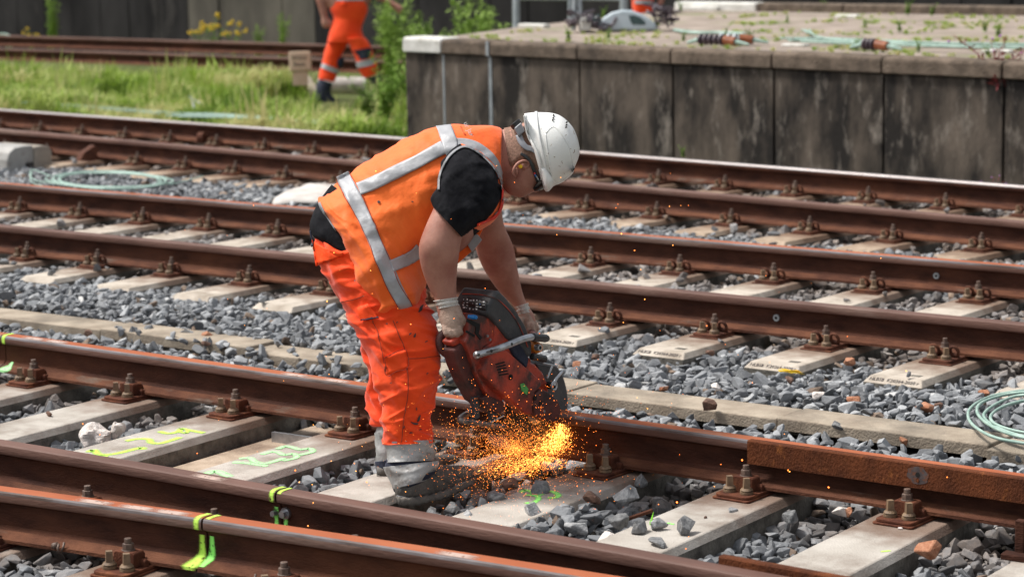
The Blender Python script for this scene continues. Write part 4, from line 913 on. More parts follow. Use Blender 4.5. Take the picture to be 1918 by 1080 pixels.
# blue scrap
p = atz(738, 172, -.2); tag(MB().ell((p[0], p[1], -.08), (.06, .05, .09)).obj('blue_scrap', PALEH, None, smooth=True), 'small pale blue scrap in the weeds left of the platform', 'scrap')
def coil(name, uvs, z, r, mat, lab, n=40, cat='wire coil', closed=False, lift=0):
    b = MB()
    for L_ in uvs:
        pts = [atz(q[0], q[1], z+(q[2] if len(q) > 2 else 0)) for q in L_]; b.tube(catmull(pts, n), r, 6)
    return tag(b.obj(name, mat, None, smooth=True), lab, cat)
def ring(cu, cv, ru, rv, tilt=0, a0=0, a1=360, k=14, j=2):
    out = []
    for i in range(k+1):
        t = R_(a0+(a1-a0)*i/k); out.append((cu+ru*math.cos(t)+rg.uniform(-j, j), cv+rv*math.sin(t)+tilt*math.cos(t)*ru+rg.uniform(-j, j)*.3))
    return out
coil('wire_coil', [ring(205, 337, 105+rg.uniform(-16, 16), 15+rg.uniform(-3, 3), .02, rg.uniform(0, 90), rg.uniform(330, 430)) for k in range(9)]+[[(95, 330), (60, 318), (62, 336), (110, 345), (170, 352)], [(60, 322), (58, 340), (80, 348)], [(320, 345), (350, 338), (380, 330)]],   .03, .005, TEAL, 'teal wire coil lying on the ballast at the left')
def ring3(cu, cv, ru, rv, k=18, seed=0):
    return [(cu+ru*math.cos(t), cv+rv*math.sin(t), .014*math.sin(t*1.5+seed)+.012*seed) for t in np.linspace(.7, 5.6, k)]
coil('wire_coil', [[(1960, 728, .06), (1900, 733, .05), (1850, 744, .03), (1818, 764, .03), (1815, 785, .02), (1835, 805, .03), (1875, 822, .03), (1960, 836, .02)], [(1960, 738, .09), (1905, 741, .07), (1868, 755, .05), (1845, 772, .04), (1846, 785, .03), (1868, 800, .03), (1910, 815, .03), (1960, 824, .02)], [(1960, 742, .07), (1890, 757, .06), (1858, 775, .05), (1862, 792, .04), (1900, 806, .03), (1960, 815, .03)], [(1960, 732, .10), (1892, 737, .07), (1842, 752, .05), (1830, 770, .04), (1848, 792, .03), (1890, 812, .03), (1960, 828, .03)]], .035, .0065, TEAL, 'pale green wire coil on the ballast at the right edge', n=60)
coil('loose_wires', [[(325+rg.uniform(-15, 30), 212+k*1.6), (400, 213+k*1.7), (470, 217+k*1.2), (540, 220+k*1.8), (600, 226+k*2), (628+rg.uniform(-20, 10), 231+k*1.6)] for k in range(5)]+[[(40, 192), (150, 198), (260, 206), (330, 212)], [(60, 200), (180, 204), (300, 213)]], -.05, .0065, TEAL, 'teal wires strewn beside the shiny rail in front of the grass', cat='wires')
coil('wire_loop', [[(352, 182, 0), (356, 176, .05), (362, 196, .08), (368, 212, 0)], [(352, 180, .05), (372, 192, .08), (386, 198, .02)]], -.15, .009, GALV, 'thin grey wire loop sticking out of the grass')
coil('wire_loop', [[(-10, 66, .1), (10, 64, .25), (22, 74, .3), (20, 92, .1)], [(-10, 72, .1), (8, 70, .2), (16, 80, .2), (14, 92, 0)]], -.2, .014, TEAL, 'teal wire loop at the left edge before the dark wall')
# switch motor housing at left
gb = empty('switch_machine', tuple(atz(40, 322, 0))); tag(gb, 'grey rounded switch motor housing at the left edge', 'switch motor')
# front face traced on its plane, body runs away from it
fp = [(14, 322), (14, 300), (18, 286), (28, 277), (46, 273), (62, 272), (64, 322)]
b = MB(); b.prism([atx(u, v, atz(14, 322, -.02)[0]+.0) for u, v in fp], (-.95, .05, 0)); b.obj('housing_cover', BOXG, gb, bevel=.012, seg=3)
x0 = atz(14, 322, -.02)[0]; b = MB(); b.prism([atx(u, v, x0+.005) for u, v in ((64, 322), (64, 275), (80, 272), (92, 274), (98, 284), (98, 316))], (-.5, .02, 0)); b.obj('housing_end', BOXT, gb, bevel=.012, seg=3)
b = MB(); b.prism([atx(u, v, x0+.012) for u, v in ((50, 320), (50, 305), (63, 304), (63, 320))], (-.02, 0, 0)); b.obj('cable_port', PLB, gb)
p = atz(-25, 330, 0); 
# switch stand parts on the far track
sw = empty('switch_blade_lock', tuple(atz(380, 262, 0))); tag(sw, 'rusty switch lock with an orange wedge between the far rails at left', 'switch lock')
pw = [(342, 262), (346, 250), (360, 241), (388, 240), (392, 248), (368, 252), (356, 264)]
b = MB(); b.prism([atx(u, v, atz(345, 264, 0)[0]) for u, v in pw], (-.10, .01, 0)); b.obj('orange_wedge', RUSTO, sw, bevel=.006)
b = MB()
for (u, v, r) in ((372, 258, .05), (396, 262, .04), (410, 256, .05), (424, 264, .045), (440, 258, .05), (434, 246, .03)):
    c = atx(u, v, atz(400, 268, 0)[0]); b.cyl(c, c+np.array([.05, .02, 0]), r, n=10)
b.tube([atx(u, v, atz(400, 268, 0)[0]) for u, v in ((366, 268), (374, 256), (386, 254), (396, 262))], .012, 6); b.obj('lock_gear', PLATEE, sw, bevel=.004)
b = MB(); b.prism([atx(u, v, atz(420, 272, 0)[0]+.02) for u, v in ((415, 268), (446, 250), (450, 256), (420, 274))], (-.04, 0, 0)); b.obj('lock_arm', RUSTO, sw)
c = atx(446, 250, atz(440, 268, 0)[0]); MB().ell(c, (.025, .025, .025)).obj('white_knob', WHITEC, sw, smooth=True)
b = MB(); b.prism([atx(u, v, atz(180, 305, 0)[0]) for u, v in ((150, 300), (158, 286), (178, 272), (186, 280), (176, 300))], (-.08, .02, 0)); tag(b.obj('switch_rod_bracket', PLATEE, None, bevel=.004), 'rusty rod bracket against the far track rail right of the grey housing', 'bracket')
# white sheet over the ballast, behind the worker's back
V = []; F = []; poly = [(512, 381), (520, 372), (545, 358), (575, 350), (605, 347), (640, 352), (650, 372), (640, 385), (600, 388)]
nU, nV_ = 22, 10; 
for j in range(nV_):
    for i in range(nU):
        s, t = i/(nU-1), j/(nV_-1); u = 510+145*s; top = np.interp(u, [510, 520, 545, 575, 605, 655], [381, 371, 358, 350, 346, 352]); v = 386*(1-t)+top*t+(0 if t > .1 else 0)
        p = atz(u, v, .0); V.append((p[0], p[1], .015+.06*math.sin(math.pi*s)**.5*math.sin(math.pi*min(1, t*1.0+.08))+.02*noise.noise(Vector(p)*6)))
F = [(j*nU+i, j*nU+i+1, (j+1)*nU+i+1, (j+1)*nU+i) for j in range(nV_-1) for i in range(nU-1)]
o = mesh('white_sheet', V, F, CLOTHW, smooth=True); o.modifiers.new('s', 'SOLIDIFY').thickness = .01; tag(o, 'crumpled white sheet on the ballast behind the worker', 'sheet')

# single stones that stand out
def stone(u, v, size, mat, lab, z=0., seed=0, dims=(1, .8, .65), rot=None, grp=None):
    me = stone_mesh('loose_stone', 300+seed, mat, dims, 14); zmin = None
    o = bpy.data.objects.new('loose_stone', me); COL.objects.link(o); r = random.Random(seed); R3_ = rot or (r.uniform(-.3, .3), r.uniform(-.3, .3), r.uniform(0, 6.28))
    o.rotation_euler = R3_; o.scale = (size,)*3; m3 = o.rotation_euler.to_matrix()*size; lo = min((m3@v_.co).z for v_ in me.vertices); p = atz(u, v, z+size*.3); o.location = (p[0], p[1], z-lo-.001); return tag(o, lab, 'stone', grp)
stones = [(92, 774, .040, ST_B, 'brown cube shaped stone on the sleeper at left', 0), (1284, 984, .088, ST_D, 'dark grey stone alone on the sleeper, right of the others', 0), (1233, 980, .070, ST_G, 'upright grey stone on the sleeper right of the green leaf', 0), (1195, 983, .085, ST_D, 'round grey stone at the sleeper edge under the dark stick', 0), (1230, 1005, .098, ST_D, 'flat dark stone lying in front on the sleeper', 0), (1321, 967, .016, ST_B, 'tiny brown pebble on the sleeper', 0), (1686, 988, .018, ST_W, 'tiny white pebble by the plate under the check bar', 0),
    (1325, 755, .085, ST_B, 'brown grey stone perched on the cable duct', .03), (1698, 826, .075, ST_O, 'orange brown stone beside the cable duct at right', -.03), (1725, 662, .02, ST_W, 'tiny white chip near the last inscribed sleeper', 0), (389, 626, .062, ST_O, 'flat orange stone on the ballast left of the worker', .012), (165, 622, .055, ST_B, 'brown stone on the cable duct at left', .03), (386, 641, .05, ST_B, 'dark brown stone on the duct below the orange one', .03), (1081, 680, .055, ST_O, 'orange stone right of the saw', .015), (1115, 667, .055, ST_B, 'dark brown stone right of the orange one beside the saw', .012), (1243, 725, .05, ST_O, 'rust coloured stone on the ballast left of the yellow scrap', .012), (1340, 722, .06, ST_W, 'cream stone on the ballast below the yellow scrap', .015), (1478, 712, .055, ST_B, 'brown stone right below the yellow scrap', .015), (1600, 750, .09, ST_O, 'wide reddish stone on the ballast', .012), (1732, 762, .085, ST_O, 'reddish brown stone left of the wire coil', .012), (1758, 757, .05, ST_B, 'dark brown stone touching the reddish one', .012), (1843, 735, .055, ST_O, 'bright orange stone above the wire coil', .012), (1532, 742, .07, ST_W, 'whitish stone in the ballast right of the yellow scrap', .015), (1591, 675, .075, ST_O, 'pinkish stone beside the inscribed sleeper', .012), (1330, 660, .05, ST_B, 'brown stone by the sleeper end', .012),
    (1570, 800, .085, ST_D, 'black stone beside the duct wall', -.01), (1370, 958, .06, ST_G, 'light grey stone in the bay left of the last sleepers', -.02), (1590, 958, .06, ST_O, 'tan stone in the bay at the foot of the cut rail', -.02), (1740, 1027, .10, ST_O, 'rust stained flat stone in the right bay', -.02), (1480, 965, .08, ST_D, 'smooth grey stone next to the sleeper edge', -.01), (1575, 955, .07, ST_W, 'pale triangular stone under the check bar', -.02),
    (955, 905, .085, ST_B, 'upright brown stone in front of the sparks', -.01), (1010, 915, .095, ST_D, 'dark upright stone in front of the sparks, right one', -.01), (930, 930, .11, ST_D, 'dark stone right of the boot toe', -.02), (880, 965, .10, ST_G, 'grey stone under the toe of the near boot', -.03), (845, 950, .09, ST_D, 'bluish stone below the boot sole', -.03), (1000, 960, .11, ST_G, 'mottled grey stone before the green figure', -.03), (1080, 985, .09, ST_G, 'light grey stone at the second rail', -.03), (1130, 1000, .09, ST_W, 'white flecked stone at the second rail', -.04), (1160, 975, .09, ST_D, 'dark stone left of the stick', -.02), (1110, 930, .08, ST_B, 'brown stone behind the light grey ones', -.01), (1170, 925, .10, ST_G, 'wide grey stone in the middle of the bay', -.01), (1200, 900, .07, ST_D, 'dark stone at the foot of the cut rail', -.02)]
for i, (u, v, s, m_, lab, z) in enumerate([(q[0], q[1], q[2]*(.8 if q[0] in (880, 845, 930) else 1), *q[3:]) for q in stones]): stone(u, v, s, m_, lab, z, seed=i, dims=(1, .75, .62) if i != 4 else (1, .6, .35))
# white crumpled lump, yellow scrap, leaf, stick
b = MB(); P = atz(180, 822, -.03)
b.ell((P[0], P[1], -.02), (.075, .055, .045), n=22, m=16); b.ell((P[0]+.05, P[1]+.07, .0), (.032, .03, .035), n=16, m=10)
V = [tuple(Vector(v)+Vector((noise.noise(Vector(v)*28), noise.noise(Vector(v)*28+Vector((9, 0, 0))), noise.noise(Vector(v)*28+Vector((0, 9, 0)))))*.022) for v in b.V]
tag(mesh('crumpled_lump', V, b.F, ST_W), 'white crumpled lump between the sleepers at left', 'lump')
p = atz(1482, 703, .02); b = MB(); 
for k in range(7): b.add([(p[0]+rg.uniform(-.07, .07), p[1]+rg.uniform(-.02, .02), .028+rg.uniform(0, .02)) for _ in range(4)], [(0, 1, 2, 3)])
tag(b.obj('yellow_scrap', YFLOW, None), 'bright yellow scrap on the ballast in front of the inscribed sleeper', 'scrap')
p = atz(1218, 982, 0); b = MB(); b.add([(p[0], p[1], .0), (p[0]+.008, p[1], .02), (p[0]+.010, p[1]+.004, .045), (p[0]+.001, p[1]+.003, .022)], [(0, 1, 2, 3)]); b.cyl((p[0], p[1], -.02), (p[0]+.001, p[1], .012), .003, n=6); o = tag(b.obj('green_shoot', M('shoot_green', (.22, .65, .04), rough=.5), None), 'bright green shoot between the stones on the sleeper', 'shoot'); o.modifiers.new('s', 'SOLIDIFY').thickness = .002
b = MB(); b.cyl(Vector(atz(1165, 975, .0)), Vector(atz(1222, 955, .03)), .007, n=6); tag(b.obj('rusty_rod', RUST, None), 'short dark rusty rod lying on the stones left of the green shoot', 'rod')
b = MB(); b.box(tuple(atz(1912, 1020, .04)), (.03, .03, .16), rz=.1); b.box(tuple(atz(1908, 1042, .01)), (.10, .05, .02), rz=.1); tag(b.obj('rail_bracket', RUST, None, bevel=.004), 'dark rusty bracket at the right edge beside the cut rail', 'bracket')

# ---------------------------------------------------------------- sprayed figures on sleepers
def stroke(sl_, pts, w, mat, z=.0012, n=26, name='sprayed_figure'):
    w *= 1.35; C = catmull([atz(u, v, z)[:2] for u, v in pts], n); D = np.gradient(C, axis=0); D /= np.linalg.norm(D, axis=1)[:, None]; Nn = np.c_[-D[:, 1], D[:, 0]]
    V = [(*(c-q*w/2), z) for c, q in zip(C, Nn)]+[(*(c+q*w/2), z) for c, q in zip(C, Nn)]; F = [(i, i+1, n+i+1, n+i) for i in range(n-1)]
    o = mesh(name, V, F, mat); l = o.data.uv_layers.new(name='UVMap')
    for p in o.data.polygons:
        for li, vi in zip(p.loop_indices, p.vertices): l.data[li].uv = ((vi % n)/(n-1), vi//n)
    o.parent = sl_; mw = Matrix.Translation(sl_.location) @ Matrix.Rotation(sl_.rotation_euler.z, 4, 'Z'); o.matrix_parent_inverse = mw.inverted(); return o
s4, s47, s59 = near[4.14], near[4.78], near[5.97]
stroke(s4, [(166, 846), (176, 842), (186, 850), (215, 849), (262, 838), (268, 841)], .030, NEONY); stroke(s4, [(184, 852), (202, 854)], .02, NEONY)
stroke(s4, [(236, 825), (258, 821), (279, 822), (283, 828), (302, 829), (338, 818)], .028, NEONY, .0016); stroke(s4, [(298, 807), (316, 811), (334, 807), (340, 802), (350, 804), (382, 810)], .026, NEONY, .002); stroke(s4, [(334, 807), (348, 810), (352, 805)], .018, NEONY, .0024)
stroke(s47, [(436, 865), (460, 866), (500, 872)], .028, NEONP); stroke(s47, [(448, 858), (468, 857), (478, 864), (498, 867), (532, 857)], .026, NEONP, .0016); stroke(s47, [(490, 850), (508, 845), (520, 846), (532, 851), (550, 849), (555, 856), (530, 862)], .024, NEONP, .002); stroke(s47, [(520, 840), (534, 835), (548, 837), (562, 841), (580, 839), (585, 845), (562, 851)], .024, NEONP, .0024)
stroke(s47, [(385, 887), (405, 882), (430, 892)], .035, NEONP)
stroke(s59, [(976, 921), (984, 917), (995, 920), (1004, 928), (1018, 922), (1032, 919), (1046, 926), (1040, 931), (1026, 931)], .022, NEONG); stroke(s59, [(985, 926), (1005, 928), (1008, 934), (996, 942), (985, 940)], .020, NEONG, .0016)
stroke(near[7.18], [(1650, 1032), (1668, 1030)], .012, NEONY); stroke(near[6.56], [(1250, 978), (1262, 981)], .012, NEONG)

# ================================================================ THE WORKER
man = empty('person', tuple(atz(780, 925, 0))); tag(man, 'worker in orange vest, black shirt and white helmet bending over a cut-off saw', 'person')
def fold(amp, sc, seed=0, amp2=0, sc2=40):
    def f(p, s, k):
        a = fbm(p, sc, seed); r = 1-abs(a)*3.2
        return amp*(max(-1, r)*.7+fbm(p, sc*.5, seed+3)*1.2)+(amp2*fbm(p, sc2, seed+5) if amp2 else 0)
    return f
def dfold(amp, ang_, sc, asp, seed=0, amp2=.0):
    """creases running along one direction in the plane facing the worker's side"""
    ca, sa = math.cos(ang_), math.sin(ang_)
    def f(p, s, k):
        q = np.array(p)-CAM; a = q@RV; b = q@UV; u = (a*ca+b*sa)*sc/asp; w = (-a*sa+b*ca)*sc; dpt = (q@FV)*sc*.5
        w += .55*noise.noise(Vector((u*1.1, w*.6, seed+9.)))
        n = noise.noise(Vector((u, w, dpt+seed))); n2 = noise.noise(Vector((u*1.7+3, w*1.9, dpt+seed+4)))
        return amp*(1.05*math.exp(-(n/.13)**2)+.5*math.exp(-(n2/.12)**2)-.55)+amp2*fbm(p, 9, seed)
    return f
# --- body: one continuous skin (head, neck, trunk, arms, hands)
BV = []; BF = []
def addB(VF):
    k = len(BV); BV.extend([tuple(v) for v in VF[0]]); BF.extend([tuple(i+k for i in f) for f in VF[1]])
head = [(900, 262, 905, 350, 8.50, .085), (922, 246, 922, 352, 8.50, .078), (940, 243, 938, 350, 8.50, .076), (955, 239, 957, 366, 8.49, .076), (972, 233, 978, 367, 8.48, .078), (990, 226, 1001, 360, 8.48, .080), (1012, 221, 1020, 350, 8.48, .083), (1035, 220, 1040, 340, 8.48, .082), (1056, 230, 1056, 325, 8.48, .070), (1070, 258, 1070, 300, 8.48, .045)]
addB(loft(head, 40, 32))
addB(loft([(996, 345, 1006, 330, 8.48, .022), (1000, 358, 1013, 343, 8.48, .018), (1004, 362, 1013, 355, 8.48, .011)], 8, 12))        # nose
addB(loft([(966, 360, 980, 352, 8.48, .030), (968, 368, 988, 362, 8.48, .024), (972, 371, 986, 368, 8.48, .014)], 8, 14))      # chin and lips
addB(loft([(905, 245, 905, 400, 8.5, .12), (860, 242, 880, 455, 8.5, .17), (780, 262, 840, 485, 8.5, .165), (700, 310, 800, 500, 8.5, .16), (640, 370, 770, 520, 8.5, .16), (600, 430, 770, 530, 8.5, .165)], 20, 28))
armR = [(862, 300, 915, 345, 8.36, .055), (838, 330, 912, 372, 8.30, .062), (824, 362, 888, 412, 8.26, .064), (811, 392, 869, 436, 8.24, .062), (795, 428, 863, 456, 8.23, .060), (784.5, 462, 860.5, 474, 8.23, .059), (788, 497, 857, 500, 8.25, .055), (800, 532, 855, 530, 8.27, .043), (814, 561, 856, 556, 8.28, .031), (819, 585, 862, 580, 8.28, .030), (824, 600, 866, 600, 8.28, .030)]
addB(loft(armR, 44, 28))
armL = [(868, 340, 925, 345, 8.62, .06), (880, 385, 938, 380, 8.68, .062), (887, 430, 944, 420, 8.74, .060), (892, 470, 961, 460, 8.80, .062), (908, 508, 969, 500, 8.86, .058), (934, 545, 977, 540, 8.92, .046), (961, 573, 987, 569, 8.95, .032), (972, 592, 1000, 588, 8.95, .028), (980, 606, 1004, 604, 8.95, .026)]
addB(loft(armL, 44, 28))
body = mesh('body', BV, BF, SKIN, man, True); bm = bmesh.new(); bm.from_mesh(body.data); bmesh.ops.recalc_face_normals(bm, faces=bm.faces); bm.to_mesh(body.data); bm.free()
remesh(body, .0055, 4)
headT = BVHTree.FromPolygons([Vector(v) for v in loft(head, 40, 32)[0]], loft(head, 40, 32)[1])
# ear
def eb(pts, r): 
    b = MB(); b.tube(catmull([atd(u, v, d) for u, v, d in pts], 16), r, 8); return b
e = eb([(966, 331, 8.405), (961, 326, 8.396), (963, 316, 8.392), (970, 306, 8.392), (982, 301, 8.395), (991, 304, 8.40), (989, 311, 8.405), (980, 317, 8.405)], .0052); e.ell(tuple(atd(966, 321, 8.405)), (.011, .008, .014)); e.ell(tuple(atd(977, 312, 8.408)), (.018, .006, .012))
e.obj('ear', SKIN, man, smooth=True)
MB().ell(tuple(atd(975, 312, 8.398)), (.0075, .0075, .0075)).obj('ear_plug', YEL, man, smooth=True)
# cropped hair patch on the back and side of the head
drape('hair', headT, [(944, 240), (958, 237), (975, 232), (995, 226), (1015, 224)], [(952, 300), (958, 312), (972, 300), (995, 302), (1018, 345)], HAIR, man, 22, 8, .0015, .001)
for (pts, w) in (([(956, 244), (960, 262), (962, 282)], 3), ([(964, 240), (969, 256), (970, 276)], 2.5)): ribbon('neck_fold', headT, pts, w, SKIN, man, 10, 3, .0012, .001)
# --- shirt
lobj('shirt_sleeve', [(858, 268, 905, 288, 8.37, .065), (836, 288, 934, 330, 8.31, .085), (822, 322, 938, 366, 8.27, .085), (816, 350, 922, 396, 8.25, .080), (811, 371, 893, 425, 8.235, .075), (810.5, 385, 868, 443, 8.23, .070), (811, 387, 866, 444, 8.23, .069)], BLACKC, man, 70, 60, disp=(lambda f_: (lambda p, s, k: f_(p, s, k)*min(1, (1.05-s)/.35)))(dfold(.010, .75, 15, 3.5, 4, .005)))
lobj('shirt_sleeve', [(885, 300, 920, 330, 8.60, .06), (876, 350, 940, 365, 8.66, .075), (880, 395, 941, 392, 8.71, .075), (884, 425, 939, 410, 8.74, .070), (886, 430, 939, 414, 8.74, .069)], BLACKC, man, 24, 32, disp=dfold(.004, .3, 12, 3, 9))
lobj('shirt_tail', [(620, 345, 760, 440, 8.50, .165), (596, 378, 745, 470, 8.50, .172), (584, 402, 735, 486, 8.50, .176), (580, 428, 730, 500, 8.50, .178), (596, 452, 730, 512, 8.50, .180), (640, 482, 732, 520, 8.50, .172)], BLACKC, man, 34, 40, disp=dfold(.006, .9, 11, 3, 2, .004))
lobj('shirt_body', [(936, 262, 930, 395, 8.5, .085), (900, 246, 915, 415, 8.5, .14), (850, 248, 890, 440, 8.5, .17), (790, 268, 850, 470, 8.5, .17)], BLACKC, man, 20, 32)
# --- trousers
def pdisp(a, sd, c=0.35):
    f1 = dfold(a, c, 8.5, 3.2, sd, .008); f2 = dfold(a*.45, -.6, 15, 3, sd+7)
    return lambda p, s, k: (f1(p, s, k)+f2(p, s, k))*min(1, (1.01-s)/.09)
legR = [(600, 432, 740, 500, 8.46, .12), (590, 447, 775, 522, 8.46, .150), (588, 474, 795, 548, 8.45, .150), (602, 507, 803, 570, 8.43, .138), (628, 555, 815, 592, 8.40, .125), (660, 605, 823, 620, 8.37, .115), (680, 645, 826, 645, 8.36, .110), (694, 682, 826, 682, 8.35, .104), (703, 715, 822, 718, 8.34, .098), (708, 748, 813, 750, 8.33, .092), (711, 778, 806, 778, 8.33, .086), (713, 802, 808, 800, 8.33, .082), (717, 828, 813, 824, 8.33, .078), (719, 833, 813, 829, 8.33, .076)]
pR = lobj('trouser_leg', legR, PANTO, man, 170, 110, disp=pdisp(.014, 3))
legL = [(620, 450, 730, 500, 8.60, .09), (620, 530, 760, 560, 8.66, .12), (655, 600, 770, 610, 8.69, .11), (671, 640, 765, 650, 8.70, .105), (684, 678, 762, 685, 8.71, .098), (689, 715, 755, 720, 8.72, .09), (691, 755, 750, 757, 8.72, .08), (693, 788, 752, 790, 8.72, .075), (698, 799, 750, 797, 8.72, .07)]
pL = lobj('trouser_leg', legL, PANTO, man, 80, 56, disp=pdisp(.014, 12, -.2))
def cm(t): return 0 if t < .25 else (1 if t < .46 else (0 if t < .86 else 1))
c1 = lobj('reflective_cuff', [(719, 827, 813, 823, 8.33, .074), (722, 848, 814, 846, 8.33, .074), (722, 866, 809, 862, 8.33, .076)], REFLD, man, 24, 44, disp=dfold(.008, -.3, 11, 3, 5))
c2 = lobj('navy_cuff', [(724, 858, 806, 858, 8.33, .066), (719, 872, 806, 866, 8.33, .068), (722, 882, 812, 872, 8.33, .066)], NAVY, man, 16, 36, disp=dfold(.006, .3, 13, 3, 6))
c3 = lobj('reflective_cuff', [(719, 874, 822, 862, 8.325, .070), (724, 888, 823, 872, 8.32, .073), (731, 905, 814, 885, 8.32, .074), (736, 916, 800, 899, 8.32, .072)], REFLD, man, 24, 44, disp=dfold(.007, .5, 10, 3, 8))
c4 = lobj('navy_cuff', [(733, 906, 822, 880, 8.32, .068), (737, 918, 802, 896, 8.32, .067), (740, 922, 780, 909, 8.32, .06)], NAVY, man, 12, 30)
lobj('reflective_cuff', [(704, 794, 748, 792, 8.71, .062), (703, 830, 742, 828, 8.71, .060), (704, 866, 740, 862, 8.71, .060)], REFLD, man, 20, 30, disp=dfold(.005, 0, 12, 3, 5))
lobj('navy_cuff', [(702, 864, 742, 860, 8.71, .060), (705, 882, 742, 876, 8.71, .058)], NAVY, man, 8, 24)
# --- boots
bR = lobj('boot', [(738, 902, 741, 934, 8.30, .030), (744, 896, 750, 941, 8.30, .046), (765, 884, 772, 941, 8.31, .052), (790, 872, 797, 936, 8.35, .053), (815, 868, 822, 930, 8.39, .053), (842, 870, 848, 921, 8.43, .054), (864, 869, 868, 911, 8.46, .053), (881, 873, 882, 901, 8.49, .044), (889, 880, 889, 893, 8.50, .024)], BOOT, man, 50, 32, disp=dfold(.003, 1.4, 16, 2, 5, .003))
sR = lobj('boot_sole', [(741, 928, 742, 942, 8.29, .040), (752, 930, 752, 947, 8.29, .055), (775, 930, 776, 947, 8.31, .058), (800, 926, 800, 942, 8.35, .056), (822, 920, 824, 937, 8.39, .058), (846, 911, 849, 928, 8.43, .060), (868, 901, 871, 917, 8.47, .059), (884, 893, 887, 906, 8.50, .048), (891, 887, 892, 896, 8.51, .03)], SOLE, man, 44, 28, ex=4, disp=lambda p, s, k: .0025*math.sin(s*90))
BTT = bvh([bR])
ribbon('boot_seam', BTT, [(800, 872), (812, 885), (830, 897), (848, 904), (868, 902)], 1.6, SOLE, man, 24, 3, .002, .001)
ribbon('boot_seam', BTT, [(850, 868), (852, 882), (862, 893), (876, 893)], 1.4, SOLE, man, 20, 3, .002, .001)
ribbon('sole_rand', BTT, [(744, 928), (770, 932), (800, 929), (825, 921), (850, 911), (875, 900)], 3, GREYP, man, 30, 3, .003, .002)
lobj('boot', [(705, 872, 706, 892, 8.70, .035), (716, 868, 718, 898, 8.70, .048), (740, 862, 745, 892, 8.72, .05), (775, 858, 780, 888, 8.77, .052), (815, 852, 820, 882, 8.83, .054), (845, 850, 848, 874, 8.88, .048), (858, 855, 858, 868, 8.90, .03)], BOOT, man, 36, 26)
lobj('boot_sole', [(705, 886, 706, 895, 8.70, .04), (720, 892, 720, 901, 8.70, .055), (760, 888, 762, 897, 8.75, .055), (815, 878, 817, 888, 8.83, .06), (848, 869, 850, 878, 8.88, .052), (860, 863, 861, 870, 8.90, .03)], SOLE, man, 24, 22, ex=4)
# --- hi-vis vest
vest = [(940, 243, 938, 318, 8.50, .092), (934, 240, 940, 352, 8.50, .110), (912, 237, 938, 394, 8.50, .150), (875, 235, 913, 425, 8.50, .178), (825, 238, 872, 452, 8.50, .186), (765, 255, 838, 476, 8.50, .188), (705, 290, 812, 498, 8.50, .190), (652, 328, 800, 517, 8.49, .196), (614, 360, 796, 532, 8.48, .205), (595, 376, 795, 540, 8.47, .212), (605, 398, 792, 548, 8.455, .214), (631, 440, 790, 556, 8.44, .206), (652, 495, 787, 563, 8.425, .190), (669, 548, 782, 570, 8.415, .165), (690, 590, 772, 580, 8.41, .130), (712, 602, 752, 590, 8.41, .10)]
vf1 = dfold(.013, .2, 6.5, 3.5, 2, .012); vf2 = dfold(.008, -.9, 9, 3, 6)
vst = lobj('hi_vis_vest', vest, ORANGE, man, 150, 96, disp=lambda p, s, k: (vf1(p, s, k)+vf2(p, s, k))*min(1, .35+s*1.2)*(1-.85*max(0, abs(math.cos(2*math.pi*k))**3*(1 if math.cos(2*math.pi*k) > 0 and s > .5 else .35)))+(.004 if s > .5 else 0))
VT = bvh([vst]); slv = [o for o in man.children if o.name.startswith('shirt_sleeve')]
VST = bvh([vst]+slv)
B1 = [(641, 326), (652, 348), (671, 385), (690, 425), (706, 462), (722, 500), (738, 535), (754, 565), (764, 582)]
ribbon('reflective_band', VT, B1, [24, 27, 27, 25, 25, 27, 26, 24, 20], REFL, man, 70, 8, .003)
ribbon('reflective_band', VT, [(672, 355), (695, 346), (722, 333), (752, 318), (783, 303), (810, 288), (832, 276)], 24, REFL, man, 50, 7, .004)
drape('reflective_band', VT, [(817, 238.5), (824, 256), (829, 272), (834, 287), (838, 294)], [(845, 235.5), (851, 252), (856, 262), (857, 272), (853, 279)], REFL, man, 20, 10, .005)
ribbon('reflective_band', VT, [(853, 267), (872, 268), (892, 275), (912, 288), (926, 303), (934, 322), (937, 336)], [14, 14, 15, 14, 11, 9, 7], REFL, man, 40, 6, .004)
ribbon('reflective_band', VT, [(732, 499), (748, 492), (765, 484), (778, 475), (788, 464)], 23, REFL, man, 24, 7, .004)
ribbon('vest_piping', VT, [(599, 380), (609, 401), (622, 421), (635, 444), (645, 470), (656, 502), (670, 542), (683, 572), (697, 591), (715, 600), (735, 597), (751, 590)], 4.2, GREYP, man, 90, 4, .003)
for ln in ([(630, 337), (650, 376), (677, 425), (693, 462), (708, 500), (726, 540), (752, 586)], [(654, 321), (677, 362), (701, 418), (716, 455), (731, 492), (746, 530), (772, 572)]): ribbon('stitching', VT, ln, 1.1, DPRINT if False else SEAM, man, 60, 3, .0045, .0005)
ribbon('armhole_piping', VST, [(823, 356), (825, 330), (834, 306), (848, 288), (866, 277), (882, 279), (902, 292), (922, 312), (934, 332), (940, 352), (941, 372), (936, 390), (926, 402)], 3.6, GREYP, man, 90, 4, .004)
drape('armhole_border', VST, [(864, 271), (884, 275), (905, 287), (924, 306), (936, 328), (942, 350)], [(866, 275), (884, 279), (903, 292), (921, 311), (933, 332), (939, 352)], ORANGE, man, 40, 4, .0035)
drape('vest_lining', VST, [(893, 417), (908, 411), (922, 404), (933, 390), (938, 365), (938, 345)], [(892, 421), (910, 415), (927, 406), (938, 390), (942, 368), (941, 350)], M('lining_red', (.75, .03, .012), rough=.7), man, 30, 5, .005)
